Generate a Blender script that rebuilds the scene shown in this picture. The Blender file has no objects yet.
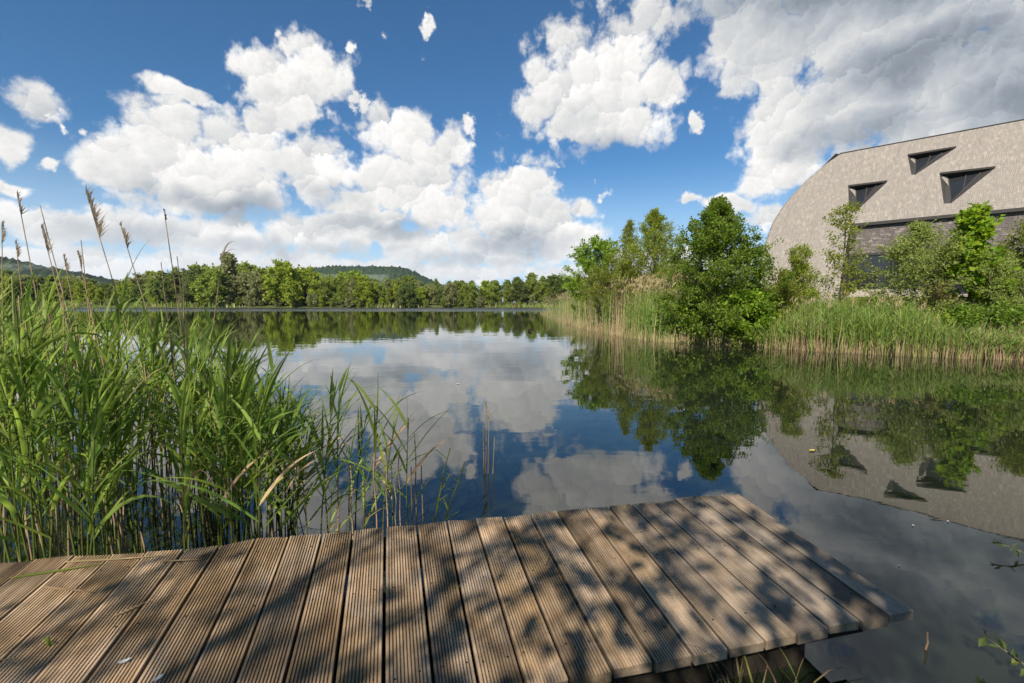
import bpy, bmesh, math, random
import numpy as np
from mathutils import Vector, Matrix, geometry

R = math.radians
scene = bpy.context.scene
C = scene.collection

# ------------------------------------------------------------------ camera
CAM_H = 1.5
PITCH = math.atan(38.5 / 455.0)
cam_data = bpy.data.cameras.new('camera')
cam = bpy.data.objects.new('camera', cam_data)
C.objects.link(cam)
cam.location = (0, 0, CAM_H)
cam.rotation_euler = (math.pi / 2 - PITCH, 0, 0)
cam_data.sensor_width = 36.0
cam_data.lens = 455.0 / 1024.0 * 36.0
cam_data.clip_start = 0.05
cam_data.clip_end = 12000
cam_data.dof.use_dof = True
cam_data.dof.focus_distance = 7.0
cam_data.dof.aperture_fstop = 3.2
scene.camera = cam

# ------------------------------------------------------------------ sun, exposure
SUN_EL, SUN_AZ = R(40), R(-158)          # azimuth from +Y towards +X: behind the camera, to the left
SUN = Vector((math.sin(SUN_AZ) * math.cos(SUN_EL), math.cos(SUN_AZ) * math.cos(SUN_EL), math.sin(SUN_EL)))
sd = bpy.data.lights.new('sun', 'SUN')
sd.energy = 5.0
sd.angle = R(0.53)
sd.color = (1.0, 0.91, 0.77)
sun = bpy.data.objects.new('sun', sd)
C.objects.link(sun)
sun.location = (-20, -40, 60)
sun.rotation_euler = SUN.to_track_quat('Z', 'Y').to_euler()

scene.view_settings.view_transform = 'Standard'
scene.view_settings.look = 'None'
scene.view_settings.exposure = 0.85
scene.view_settings.gamma = 1.0
scene.view_settings.use_curve_mapping = False
scene.render.engine = 'CYCLES'
cy = scene.cycles
cy.use_denoising = True
cy.max_bounces = 7
cy.diffuse_bounces = 4
cy.glossy_bounces = 3
cy.transmission_bounces = 3
cy.transparent_max_bounces = 8
cy.caustics_reflective = False
cy.caustics_refractive = False
cy.sample_clamp_indirect = 6.0


class NT:
    """small helper that builds a node tree"""
    def __init__(self, tree):
        self.t = tree
        tree.nodes.clear()

    def n(self, kind, **kw):
        nd = self.t.nodes.new(kind)
        for k, v in kw.items():
            if k.startswith('i_'):
                key = k[2:]
                key = int(key) if key.isdigit() else key.replace('_', ' ')
                self.put(nd.inputs[key], v)
            else:
                setattr(nd, k, v)
        return nd

    def put(self, sock, v):
        if isinstance(v, bpy.types.NodeSocket):
            self.t.links.new(v, sock)
        else:
            sock.default_value = v

    def m(self, op, a, b=None, c=None, clamp=False):
        nd = self.t.nodes.new('ShaderNodeMath')
        nd.operation = op
        nd.use_clamp = clamp
        for i, v in enumerate((a, b, c)):
            if v is not None:
                self.put(nd.inputs[i], v)
        return nd.outputs[0]

    def v(self, op, a, b=None, c=None, out=0):
        nd = self.t.nodes.new('ShaderNodeVectorMath')
        nd.operation = op
        for i, v in enumerate((a, b, c)):
            if v is not None:
                self.put(nd.inputs[i], v)
        return nd.outputs[out]

    def mr(self, x, a, b, c=0.0, d=1.0, smooth=True):
        nd = self.t.nodes.new('ShaderNodeMapRange')
        nd.interpolation_type = 'SMOOTHSTEP' if smooth else 'LINEAR'
        self.put(nd.inputs[0], x)
        for i, v in enumerate((a, b, c, d)):
            self.put(nd.inputs[i + 1], v)
        return nd.outputs[0]

    def mix(self, f, a, b, blend='MIX'):
        nd = self.t.nodes.new('ShaderNodeMix')
        nd.data_type = 'RGBA'
        nd.blend_type = blend
        nd.clamp_factor = True
        self.put(nd.inputs[0], f)
        for k, v in ((6, a), (7, b)):
            if not isinstance(v, bpy.types.NodeSocket) and len(v) == 3:
                v = (*v, 1)
            self.put(nd.inputs[k], v)
        return nd.outputs[2]

    def noise(self, vec, scale, detail=4, rough=0.55, dist=0.0, out=0):
        nd = self.n('ShaderNodeTexNoise', i_Scale=scale, i_Detail=detail, i_Roughness=rough, i_Distortion=dist)
        if vec is not None:
            self.put(nd.inputs['Vector'], vec)
        return nd.outputs[out]


# ------------------------------------------------------------------ sky with cumulus clouds
def sky_dir(px, py):
    """azimuth and elevation of a point of the sky"""
    a, u = (px - 512) / 455.0, (341.5 - py) / 455.0
    c, s = math.cos(PITCH), math.sin(PITCH)
    x, y, z = a, c + u * s, -s + u * c
    return math.atan2(x, y), math.atan2(z, math.hypot(x, y))


def blob(cx, cy_, rx, ry):
    az, el = sky_dir(cx, cy_)
    a1, _ = sky_dir(cx + rx, cy_)
    a2, _ = sky_dir(cx - rx, cy_)
    _, e1 = sky_dir(cx, cy_ - ry)
    _, e2 = sky_dir(cx, cy_ + ry)
    return az, el, (a1 - a2) / 2, (e1 - e2) / 2


CLOUDS = [
    (292, 92, 52, 42), (262, 70, 26, 24), (318, 70, 40, 34), (345, 48, 16, 14), (282, 45, 14, 16),
    (170, 93, 24, 12), (195, 98, 24, 10),
    (367, 102, 15, 20), (466, 130, 17, 17), (366, 6, 10, 16), (422, 22, 13, 30), (388, 40, 10, 12),
    (35, 100, 44, 20), (2, 138, 26, 26), (55, 122, 14, 12), (46, 165, 10, 7), (88, 135, 18, 10), (5, 186, 30, 9),
    (165, 152, 60, 42), (120, 170, 54, 34), (245, 150, 60, 46), (215, 185, 100, 34), (320, 168, 42, 42),
    (270, 120, 40, 24), (190, 126, 34, 22),
    (396, 138, 36, 30), (420, 180, 48, 46), (388, 188, 48, 34), (440, 205, 36, 34), (358, 205, 46, 24), (443, 150, 24, 26),
    (60, 228, 60, 16), (20, 215, 40, 14), (150, 232, 70, 20), (230, 236, 60, 22), (310, 232, 60, 24), (370, 226, 50, 22), (420, 248, 50, 18), (500, 258, 60, 13),
    (90, 262, 90, 15), (190, 262, 60, 14), (20, 258, 60, 12), (300, 264, 80, 16), (390, 270, 60, 12), (470, 274, 80, 11), (560, 272, 60, 10), (200, 284, 300, 10),
    (510, 192, 40, 36), (506, 222, 54, 36), (545, 218, 38, 34), (488, 243, 44, 24), (584, 212, 24, 15), (606, 192, 12, 16),
    (560, 240, 40, 20), (540, 180, 18, 16),
    (600, 72, 72, 50), (578, 110, 58, 46), (632, 38, 44, 36), (562, 36, 22, 26), (665, 84, 30, 30), (620, 122, 50, 30),
    (545, 90, 30, 40), (690, 128, 8, 12), (683, 102, 10, 8),
    (850, 30, 185, 70), (940, 40, 120, 60), (860, -10, 160, 40), (860, 80, 110, 50), (655, 22, 40, 30), (740, 28, 52, 56), (930, 88, 170, 66), (800, 122, 66, 56), (1020, 60, 150, 100), (786, 168, 46, 24),
    (960, 140, 150, 40), (700, 202, 20, 11), (738, 200, 30, 9), (770, 214, 30, 12),
    (690, 262, 120, 12), (1100, 30, 220, 160), (930, -70, 300, 110), (700, -60, 150, 50), (560, -90, 90, 34), (1000, -180, 260, 90),
    (250, -120, 120, 40), (60, -60, 90, 26),
]
# thick parts and bases of the clouds, where less light comes through
DARK = [
    (930, 62, 150, 46, 1.0), (1010, 100, 120, 50, 0.9), (860, 130, 90, 26, .75), (760, 60, 60, 24, .3), (980, 20, 110, 40, .7),
    (225, 206, 56, 18, 0.8), (330, 196, 40, 14, .45), (160, 196, 44, 15, .5), (400, 232, 40, 14, 0.8), (355, 225, 40, 12, .5),
    (512, 244, 54, 16, .75), (600, 150, 60, 15, .5), (570, 120, 36, 16, .25), (20, 118, 30, 12, .35),
    (120, 236, 110, 14, .5), (300, 248, 130, 10, .5), (470, 262, 80, 8, .5), (690, 172, 40, 10, .3),
    (940, -70, 300, 90, 1.2), (1100, 40, 160, 130, .9), (700, -60, 120, 36, .8), (1000, -180, 240, 80, .9), (250, -110, 90, 24, .7), (560, -80, 60, 20, .7),
    (940, 160, 100, 16, .35),
]

world = bpy.data.worlds.new('World')
scene.world = world
world.use_nodes = True
w = NT(world.node_tree)
tc = w.n('ShaderNodeTexCoord').outputs['Generated']
sep = w.n('ShaderNodeSeparateXYZ', i_Vector=tc)
X_, Y_, Z_ = sep.outputs
az = w.m('ARCTAN2', X_, Y_)
el = w.m('ARCSINE', Z_)
flat = w.n('ShaderNodeCombineXYZ', i_X=az, i_Y=el).outputs[0]


def noise2(vec, scale, detail, rough, out=0):
    nd = w.n('ShaderNodeTexNoise', noise_dimensions='2D', i_Scale=scale, i_Detail=detail, i_Roughness=rough)
    w.put(nd.inputs['Vector'], vec)
    return nd.outputs[out]


def puffs(p, scale, shift):
    """round cauliflower heads: how far each one bulges, and how its slope faces the sun"""
    vor = w.n('ShaderNodeTexVoronoi', voronoi_dimensions='2D', feature='F1', i_Scale=scale, i_Detail=0.0, i_Randomness=1.0)
    q = w.v('ADD', p, shift)
    w.put(vor.inputs['Vector'], q)
    d = vor.outputs['Distance']
    bulge = w.m('SUBTRACT', 1.0, w.m('MULTIPLY', w.m('MULTIPLY', d, d), 2.2))
    face = w.v('DOT_PRODUCT', w.v('SUBTRACT', q, vor.outputs['Position']), (-0.45 * scale, 0.89 * scale, 0), out=1)
    return bulge, face


# the wandering of the outlines, and the cauliflower heads inside them
wander = w.v('MULTIPLY', w.v('SUBTRACT', noise2(flat, 8.0, 2, .55, out=1), (.5, .5, .5)), (.085, .07, 0))
flat_w = w.v('ADD', flat, wander)
heads = w.v('ADD', flat, w.v('MULTIPLY', w.v('SUBTRACT', noise2(flat, 22.0, 4, .62, out=1), (.5, .5, .5)), (.060, .052, 0)))
fb0 = w.m('SUBTRACT', noise2(flat, 30.0, 6, 0.62), 0.5)
tear = w.m('MULTIPLY_ADD', fb0, -1.9, 0.50)
best = None
for b in CLOUDS:
    a, e, ra, re = blob(*b)
    q = w.v('MULTIPLY_ADD', flat_w, (1 / ra, 1 / re, 0), (-a / ra, -e / re, 0))
    ln = w.v('LENGTH', q, out=1)
    if b[2] <= 20:                                  # shreds of cloud, thin enough to tear
        ln = w.m('ADD', ln, tear)
    best = ln if best is None else w.m('MINIMUM', best, ln)
field = w.m('SUBTRACT', 1.06, best)
b1, s1 = puffs(heads, 9.0, (.31, .17, 0))
b2, s2 = puffs(heads, 21.0, (.11, .43, 0))
b3, s3 = puffs(heads, 47.0, (.57, .29, 0))
bulge = w.m('ADD', w.m('MULTIPLY', b1, 0.20), w.m('ADD', w.m('MULTIPLY', b2, 0.24), w.m('MULTIPLY', b3, 0.13)))
f0 = w.m('ADD', w.m('ADD', field, w.m('SUBTRACT', bulge, 0.30)), w.m('MULTIPLY', fb0, 0.85))
cover = w.mr(f0, -0.10, 0.46)
slope = w.m('ADD', w.m('MULTIPLY', s1, 0.44), w.m('ADD', w.m('MULTIPLY', s2, 0.36), w.m('MULTIPLY', s3, 0.15)))
soft0 = noise2(flat, 6.0, 4, 0.5)
lit = w.m('ADD', w.m('MULTIPLY_ADD', slope, 0.80, 0.58), w.m('MULTIPLY', w.m('SUBTRACT', soft0, 0.5), 0.5), clamp=True)
lit = w.m('ADD', lit, w.m('MULTIPLY', fb0, 0.38))
lit = w.m('ADD', lit, w.mr(f0, 0.0, 0.7, 0.22, 0.0), clamp=True)       # thin rims let the light through
puff0 = w.m('MULTIPLY', slope, 0.3)
dark_w = w.v('ADD', flat, w.v('MULTIPLY', w.v('SUBTRACT', noise2(flat, 9.0, 3, .55, out=1), (.5, .5, .5)), (.12, .08, 0)))
dsum = None
for (cx, cy_, rx, ry, am) in DARK:
    a, e, ra, re = blob(cx, cy_, rx, ry)
    q = w.v('MULTIPLY_ADD', dark_w, (1 / ra / 1.5, 1 / re / 1.5, 0), (-a / ra / 1.5, -e / re / 1.5, 0))
    g = w.m('MULTIPLY', w.mr(w.v('LENGTH', q, out=1), 1.0, 0.1), am)
    dsum = g if dsum is None else w.m('MAXIMUM', dsum, g)
wob = w.m('ADD', 1.0, w.m('MULTIPLY', w.m('SUBTRACT', fb0, puff0), 0.6))
dark = w.m('MULTIPLY', dsum, wob, clamp=True)
lit = w.m('ADD', w.m('MULTIPLY', lit, w.m('SUBTRACT', 1.0, w.m('MULTIPLY', dark, 0.55))), w.m('MULTIPLY', dark, 0.33))
lum = w.m('MULTIPLY_ADD', lit, 0.43, 0.60)
lum = w.m('MULTIPLY', lum, w.m('MULTIPLY_ADD', dark, -0.62, 1.0))
tint = w.mix(w.mr(lum, 0.25, 0.9), (0.80, 0.92, 1.06), (1.0, 0.985, 0.96))
ccol = w.v('SCALE', tint, None)
ccol.node.inputs['Scale'].default_value = 1.0
w.put(ccol.node.inputs['Scale'], w.m('MULTIPLY', lum, 0.585))

sky = w.n('ShaderNodeTexSky', sky_type='NISHITA', sun_disc=False, sun_elevation=SUN_EL, sun_rotation=SUN_AZ % (2 * math.pi))
sky.altitude = 100
sky.air_density = 1.0
sky.dust_density = 0.4
sky.ozone_density = 2.0
skyc = w.v('MULTIPLY', sky.outputs[0], (0.0265, 0.0485, 0.063))
# distance pales the low clouds
lowhaze = w.mr(el, R(11), R(0), 0.0, 0.45)
ccol = w.mix(lowhaze, ccol, (0.45, 0.50, 0.56))
skyc = w.mix(w.mr(el, R(17), R(-1), 0.0, 0.85), skyc, (0.37, 0.47, 0.58))
cover = w.m('MULTIPLY', cover, w.mr(el, -0.02, 0.0))
final = w.mix(cover, skyc, ccol)
bg = w.n('ShaderNodeBackground', i_Color=final, i_Strength=1.0)
out = w.n('ShaderNodeOutputWorld', i_Surface=bg.outputs[0])
world.cycles.sampling_method = 'MANUAL'
world.cycles.sample_map_resolution = 256

# ------------------------------------------------------------------ helpers
def tag(o, label=None, cat=None, group=None, kind=None):
    if label: o['label'] = label
    if cat: o['category'] = cat
    if group: o['group'] = group
    if kind: o['kind'] = kind
    return o


def empty(name, loc=(0, 0, 0), rz=0.0):
    o = bpy.data.objects.new(name, None)
    o.location = loc
    o.rotation_euler = (0, 0, rz)
    o.empty_display_size = 0.2
    C.objects.link(o)
    return o


def link(name, me, parent=None, loc=(0, 0, 0)):
    o = bpy.data.objects.new(name, me)
    C.objects.link(o)
    o.location = loc
    if parent:
        o.parent = parent
    return o


def copy_tree(o, parent=None):
    c = o.copy()
    C.objects.link(c)
    if parent:
        c.parent = parent
    for ch in o.children:
        copy_tree(ch, c)
    return c


def unproject(px, py, z=0.0):
    """the place at height z that is seen at a point of the photograph"""
    a, u = (px - 512) / 455.0, (341.5 - py) / 455.0
    c, s = math.cos(PITCH), math.sin(PITCH)
    d = Vector((a, c + u * s, -s + u * c))
    k = (z - CAM_H) / d.z
    return Vector((d.x * k, d.y * k, z))


def bearing(px, py, Y):
    a, u = (px - 512) / 455.0, (341.5 - py) / 455.0
    c, s = math.cos(PITCH), math.sin(PITCH)
    d = Vector((a, c + u * s, -s + u * c))
    k = Y / d.y
    return Vector((d.x * k, Y, CAM_H + d.z * k))


class Geo:
    """collects vertices and faces (tris or quads) as arrays and makes one mesh"""
    def __init__(self):
        self.v, self.f, self.mi, self.nv = [], [], [], 0

    def add(self, v, f, mi=0):
        v = np.asarray(v, float).reshape(-1, 3)
        f = np.asarray(f, int)
        if len(f) == 0:
            return
        self.f.append(f + self.nv)
        self.mi.append(np.full(len(f), mi))
        self.v.append(v)
        self.nv += len(v)

    def mesh(self, name, mats, smooth=False):
        me = bpy.data.meshes.new(name)
        v = np.concatenate(self.v)
        loops = np.concatenate([f.ravel() for f in self.f])
        tot = np.concatenate([np.full(len(f), f.shape[1]) for f in self.f])
        start = np.concatenate([[0], np.cumsum(tot)[:-1]])
        me.vertices.add(len(v))
        me.vertices.foreach_set('co', v.astype(np.float32).ravel())
        me.loops.add(len(loops))
        me.loops.foreach_set('vertex_index', loops.astype(np.int32))
        me.polygons.add(len(tot))
        me.polygons.foreach_set('loop_start', start.astype(np.int32))
        me.polygons.foreach_set('loop_total', tot.astype(np.int32))
        for m in (mats if isinstance(mats, (list, tuple)) else [mats]):
            me.materials.append(m)
        me.polygons.foreach_set('material_index', np.concatenate(self.mi).astype(np.int32))
        me.polygons.foreach_set('use_smooth', np.full(len(tot), smooth))
        me.update(calc_edges=True)
        me.validate()
        return me


def tube(pts, radii, sides=5, cap=True):
    pts = np.asarray(pts, float)
    n = len(pts)
    tan = np.gradient(pts, axis=0)
    tan /= np.linalg.norm(tan, axis=1)[:, None] + 1e-9
    ref = np.array([0.31, 0.95, 0.05]) if abs(tan[0][2]) > 0.7 else np.array([0.0, 0.05, 1.0])
    a = np.cross(tan, ref)
    a /= np.linalg.norm(a, axis=1)[:, None] + 1e-9
    b = np.cross(tan, a)
    th = np.arange(sides) * 2 * np.pi / sides
    ring = (a[:, None, :] * np.cos(th)[None, :, None] + b[:, None, :] * np.sin(th)[None, :, None]) * np.asarray(radii)[:, None, None]
    v = (pts[:, None, :] + ring).reshape(-1, 3)
    i = np.arange(n - 1)[:, None] * sides
    j = np.arange(sides)[None, :]
    k = (j + 1) % sides
    f = np.stack([i + j, i + k, i + sides + k, i + sides + j], -1).reshape(-1, 4)
    return v, f


def norm(v):
    return v / (np.linalg.norm(v, axis=-1, keepdims=True) + 1e-9)


def leaf_quads(pos, axis, nrm, ln, wd, curl=0.12):
    """pointed leaves, each a small folded quad"""
    side = norm(np.cross(axis, nrm))
    up = np.cross(side, axis)
    ln = np.asarray(ln)[:, None]
    wd = np.asarray(wd)[:, None]
    p0 = pos
    p1 = pos + axis * ln * 0.45 + side * wd * 0.5 + up * ln * curl
    p2 = pos + axis * ln
    p3 = pos + axis * ln * 0.45 - side * wd * 0.5 + up * ln * curl
    v = np.stack([p0, p1, p2, p3], 1).reshape(-1, 3)
    f = np.arange(len(pos) * 4).reshape(-1, 4)
    return v, f


def box_geo(g, x0, x1, y0, y1, z0, z1, mi=0):
    v = [(x, y, z) for z in (z0, z1) for (x, y) in ((x0, y0), (x1, y0), (x1, y1), (x0, y1))]
    f = [(3, 2, 1, 0), (4, 5, 6, 7), (0, 1, 5, 4), (1, 2, 6, 5), (2, 3, 7, 6), (3, 0, 4, 7)]
    g.add(v, f, mi)


# ------------------------------------------------------------------ materials
def material(name):
    m = bpy.data.materials.new(name)
    m.use_nodes = True
    return m, NT(m.node_tree)


def finish(t, bsdf, bump=None):
    t.n('ShaderNodeOutputMaterial', i_Surface=bsdf.outputs[0])


def leaf_mat(name, col, trans, vary=0.35, hue=0.03, rough=0.5):
    m, t = material(name)
    g = t.n('ShaderNodeNewGeometry')
    ob = t.n('ShaderNodeObjectInfo')
    rnd = g.outputs['Random Per Island']
    hs = t.n('ShaderNodeHueSaturation', i_Color=(*col, 1))
    r2 = t.m('FRACT', t.m('MULTIPLY', rnd, 7.31))
    t.put(hs.inputs['Hue'], t.m('ADD', t.m('MULTIPLY_ADD', r2, 2 * hue, 0.5 - hue), t.m('MULTIPLY_ADD', ob.outputs['Random'], 0.03, -0.015)))
    t.put(hs.inputs['Value'], t.m('MULTIPLY', t.m('MULTIPLY_ADD', rnd, 2 * vary, 1 - vary), t.m('MULTIPLY_ADD', ob.outputs['Random'], 0.36, 0.82)))
    b = t.n('ShaderNodeBsdfPrincipled', i_Roughness=rough)
    t.put(b.inputs['Base Color'], hs.outputs[0])
    b.inputs['Specular IOR Level'].default_value = 0.22
    tr = t.n('ShaderNodeBsdfTranslucent')
    hs2 = t.n('ShaderNodeHueSaturation', i_Color=(*trans, 1))
    t.put(hs2.inputs['Value'], t.m('MULTIPLY_ADD', rnd, 2 * vary, 1 - vary))
    t.put(tr.inputs['Color'], hs2.outputs[0])
    mx = t.n('ShaderNodeMixShader')
    mx.inputs[0].default_value = 0.43
    t.put(mx.inputs[1], b.outputs[0])
    t.put(mx.inputs[2], tr.outputs[0])
    finish(t, mx)
    return m


def bark_mat(name, c1, c2, scale=9.0):
    m, t = material(name)
    co = t.n('ShaderNodeTexCoord').outputs['Object']
    n = t.noise(t.v('MULTIPLY', co, (1, 1, .35)), scale, 5, .65)
    col = t.mix(t.mr(n, .35, .65), c1, c2)
    b = t.n('ShaderNodeBsdfPrincipled', i_Roughness=0.9)
    b.inputs['Specular IOR Level'].default_value = 0.12
    t.put(b.inputs['Base Color'], col)
    bp = t.n('ShaderNodeBump', i_Strength=0.5, i_Distance=0.02, i_Height=n)
    t.put(b.inputs['Normal'], bp.outputs[0])
    finish(t, b)
    return m


M = {}
M['alder'] = leaf_mat('alder_leaf', (0.115, 0.175, 0.024), (0.29, 0.44, 0.04), 0.4)
M['alder_light'] = leaf_mat('bright_leaf', (0.15, 0.215, 0.022), (0.38, 0.54, 0.04), 0.35)
M['birch'] = leaf_mat('yellow_green_leaf', (0.185, 0.225, 0.03), (0.44, 0.52, 0.06), 0.35)
M['willow'] = leaf_mat('willow_leaf', (0.215, 0.25, 0.065), (0.42, 0.5, 0.12), 0.3)
M['shrub'] = leaf_mat('shrub_leaf', (0.15, 0.18, 0.028), (0.34, 0.4, 0.05), 0.4)
M['sycamore'] = leaf_mat('maple_leaf', (0.15, 0.215, 0.016), (0.4, 0.55, 0.03), 0.38)
M['russet'] = leaf_mat('russet_leaf', (0.120, 0.085, 0.040), (0.18, 0.12, 0.04), .35)
M['far_mid'] = leaf_mat('woodland_leaf', (0.175, 0.215, 0.042), (0.38, 0.46, 0.07), 0.38)
M['far_dark'] = leaf_mat('dark_woodland_leaf', (0.11, 0.145, 0.04), (0.23, 0.3, 0.07), 0.38)
M['far_lime'] = leaf_mat('lime_woodland_leaf', (0.21, 0.26, 0.03), (0.48, 0.58, 0.06), 0.35)
M['far_grey'] = leaf_mat('grey_willow_leaf', (0.24, 0.25, 0.11), (0.4, 0.43, 0.17), 0.3)
M['bark'] = bark_mat('bark', (0.05, 0.04, 0.03), (0.13, 0.11, 0.085))
M['reed_leaf'] = leaf_mat('reed_leaf', (0.15, 0.212, 0.042), (0.36, 0.5, 0.075), 0.38, .025, .58)
M['reed_stem'] = leaf_mat('reed_stem', (0.115, 0.150, 0.035), (0.12, 0.16, 0.03), .35)
M['dry_stem'] = leaf_mat('dry_stem', (0.42, 0.32, 0.19), (0.16, 0.11, 0.06), .3)
M['dry_leaf'] = leaf_mat('dry_leaf', (0.36, 0.28, 0.15), (0.26, 0.19, 0.09), .3)
M['plume'] = leaf_mat('reed_plume', (0.48, 0.40, 0.32), (0.46, 0.37, 0.28), .3)
M['bank_reed'] = leaf_mat('bank_reed_leaf', (0.165, 0.225, 0.05), (0.34, 0.46, 0.09), 0.35)
M['bank_dry'] = leaf_mat('bank_dry_reed', (0.40, 0.31, 0.18), (0.22, 0.16, 0.08), .3)
M['grass'] = leaf_mat('grass_blade', (0.135, 0.18, 0.035), (0.26, 0.34, 0.05), 0.4)
M['grass_dry'] = leaf_mat('dry_grass_blade', (0.30, 0.23, 0.11), (0.2, 0.15, 0.06), .3)

# ------------------------------------------------------------------ ground, lake bed, water
def poly_sd(P, poly):
    """signed distance to a polygon, positive inside"""
    poly = np.asarray(poly, float)
    x, y = P[:, 0], P[:, 1]
    d2 = np.full(len(P), 1e18)
    ins = np.zeros(len(P), bool)
    n = len(poly)
    for i in range(n):
        a, b = poly[i], poly[(i + 1) % n]
        e = b - a
        t = np.clip(((x - a[0]) * e[0] + (y - a[1]) * e[1]) / (e @ e), 0, 1)
        dx, dy = x - a[0] - t * e[0], y - a[1] - t * e[1]
        d2 = np.minimum(d2, dx * dx + dy * dy)
        c = ((a[1] > y) != (b[1] > y)) & (x < (b[0] - a[0]) * (y - a[1]) / (b[1] - a[1] + 1e-12) + a[0])
        ins ^= c
    return np.where(ins, 1, -1) * np.sqrt(d2)


SHORE_PX = [(541, 313.5), (552, 317), (566, 323), (590, 330), (625, 337), (660, 341.5), (700, 343.5), (740, 345), (780, 348.5), (830, 352), (880, 354.5), (940, 357), (1000, 359), (1060, 361), (1150, 366)]
SHORE = [tuple(unproject(px, py)[:2]) for px, py in SHORE_PX]
RIGHT_LAND = SHORE + [(24, 8.0), (60, 4), (400, 4), (400, 110), (120, 86), (40, 78), (12, 74)]
NEAR_LAND = [(-60, -60), (60, -60), (60, -2), (9, -1.2), (4, 0.35), (1.9, 0.95), (1.0, 1.22), (0.2, 1.0), (-2, 0.7), (-3.4, 1.3), (-5, 1.6), (-60, 4)]
FAR_LAND = [(-5000, 150), (-260, 150), (-150, 143), (-90, 148), (-40, 151), (10, 149), (60, 153), (200, 140), (5000, 140), (5000, 9000), (-5000, 9000)]
SIDE_LAND = [(-5000, 4), (-60, 4), (-95, 50), (-150, 100), (-190, 160), (-5000, 160)]


def land_height(P):
    r = poly_sd(P, RIGHT_LAND)
    nr = poly_sd(P, NEAR_LAND)
    fr = poly_sd(P, FAR_LAND)
    sl = poly_sd(P, SIDE_LAND)
    wob = 0.25 * np.sin(P[:, 0] * 1.3 + P[:, 1] * .7) + 0.2 * np.sin(P[:, 0] * 2.9 - P[:, 1] * 2.1)
    h = np.full(len(P), -0.9)
    h = np.maximum(h, np.clip((r + wob * .5) * 0.14, -0.9, 1.0) + np.clip((r - 7) * .05, 0, .35))
    h = np.maximum(h, np.clip((nr + wob * .25) * 0.35, -0.9, 0.22))
    h = np.maximum(h, np.clip(fr * 0.12, -0.9, 1.5))
    h = np.maximum(h, np.clip(sl * 0.12, -0.9, 1.5))
    return h


def ticks(lo, hi, d0, d1, step, grow=1.22):
    a = list(np.arange(d0, d1 + 1e-6, step))
    s, x = step, d1
    while x < hi:
        s *= grow
        x += s
        a.append(min(x, hi))
    s, x = step, d0
    while x > lo:
        s *= grow
        x -= s
        a.insert(0, max(x, lo))
    return np.array(a)


xs = ticks(-5000, 5000, -8, 34, 0.45)
ys = np.unique(np.concatenate([ticks(-400, 78, -3, 78, 0.45), np.arange(80, 175, 2.5), ticks(175, 9000, 175, 180, 5)]))
gx, gy = np.meshgrid(xs, ys)
P = np.stack([gx.ravel(), gy.ravel()], 1)
gz = land_height(P)
g = Geo()
nx, ny = len(xs), len(ys)
i = np.arange(ny - 1)[:, None] * nx + np.arange(nx - 1)[None, :]
g.add(np.c_[P, gz], np.stack([i, i + 1, i + nx + 1, i + nx], -1).reshape(-1, 4))
m, t = material('ground')
co = t.n('ShaderNodeTexCoord').outputs['Object']
n1 = t.noise(co, 0.8, 6, .65)
n2 = t.noise(co, 6.0, 4, .6)
col = t.mix(t.mr(n1, .35, .65), (0.050, 0.070, 0.020), (0.095, 0.105, 0.035))
col = t.mix(t.mr(n2, .5, .75), col, (0.13, 0.10, 0.055))
b = t.n('ShaderNodeBsdfPrincipled', i_Roughness=0.95)
b.inputs['Specular IOR Level'].default_value = 0.1
t.put(b.inputs['Base Color'], col)
t.put(b.inputs['Normal'], t.n('ShaderNodeBump', i_Strength=0.6, i_Distance=0.05, i_Height=n2).outputs[0])
finish(t, b)
tag(link('ground', g.mesh('ground', m, True)), kind='structure')


def ground_z(x, y):
    return float(land_height(np.array([[x, y]]))[0])


m, t = material('lake_water')
co = t.n('ShaderNodeTexCoord').outputs['Object']
sp = t.n('ShaderNodeSeparateXYZ', i_Vector=co)
warp = t.v('MULTIPLY', co, (0.55, 1.0, 1.0))
big = t.noise(warp, 0.9, 3, .5)
mid = t.noise(t.v('MULTIPLY', co, (0.5, 1.4, 1.0)), 5.0, 3, .55)
patch = t.mr(t.noise(t.v('MULTIPLY', co, (0.02, 0.05, 1)), 1.0, 3, .5), .45, .62)
breeze = t.mr(sp.outputs[1], 78, 90)                     # a breeze ruffles the far end of the lake
hgt = t.m('ADD', t.m('MULTIPLY', big, 0.9), t.m('MULTIPLY', mid, t.m('MULTIPLY_ADD', patch, 0.10, 0.05)))
bp = t.n('ShaderNodeBump', i_Strength=0.10, i_Distance=0.05, i_Height=hgt)
chop = t.noise(t.v('MULTIPLY', co, (1.0, 2.2, 1.0)), 1.6, 2, .5)
bp2 = t.n('ShaderNodeBump', i_Distance=0.35, i_Height=chop)
t.put(bp2.inputs['Strength'], t.m('MULTIPLY', breeze, 0.8))
t.put(bp2.inputs['Normal'], bp.outputs[0])
b = t.n('ShaderNodeBsdfPrincipled')
b.inputs['Base Color'].default_value = (0.010, 0.014, 0.008, 1)
t.put(b.inputs['Roughness'], t.m('MULTIPLY_ADD', breeze, 0.20, 0.012))
b.inputs['IOR'].default_value = 1.75
t.put(b.inputs['Normal'], bp2.outputs[0])
finish(t, b)
g = Geo()
g.add([(-300, -60, 0), (420, -60, 0), (420, 175, 0), (-300, 175, 0)], [(0, 1, 2, 3)])
tag(link('lake_water', g.mesh('lake_water', m)), kind='structure')

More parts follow.
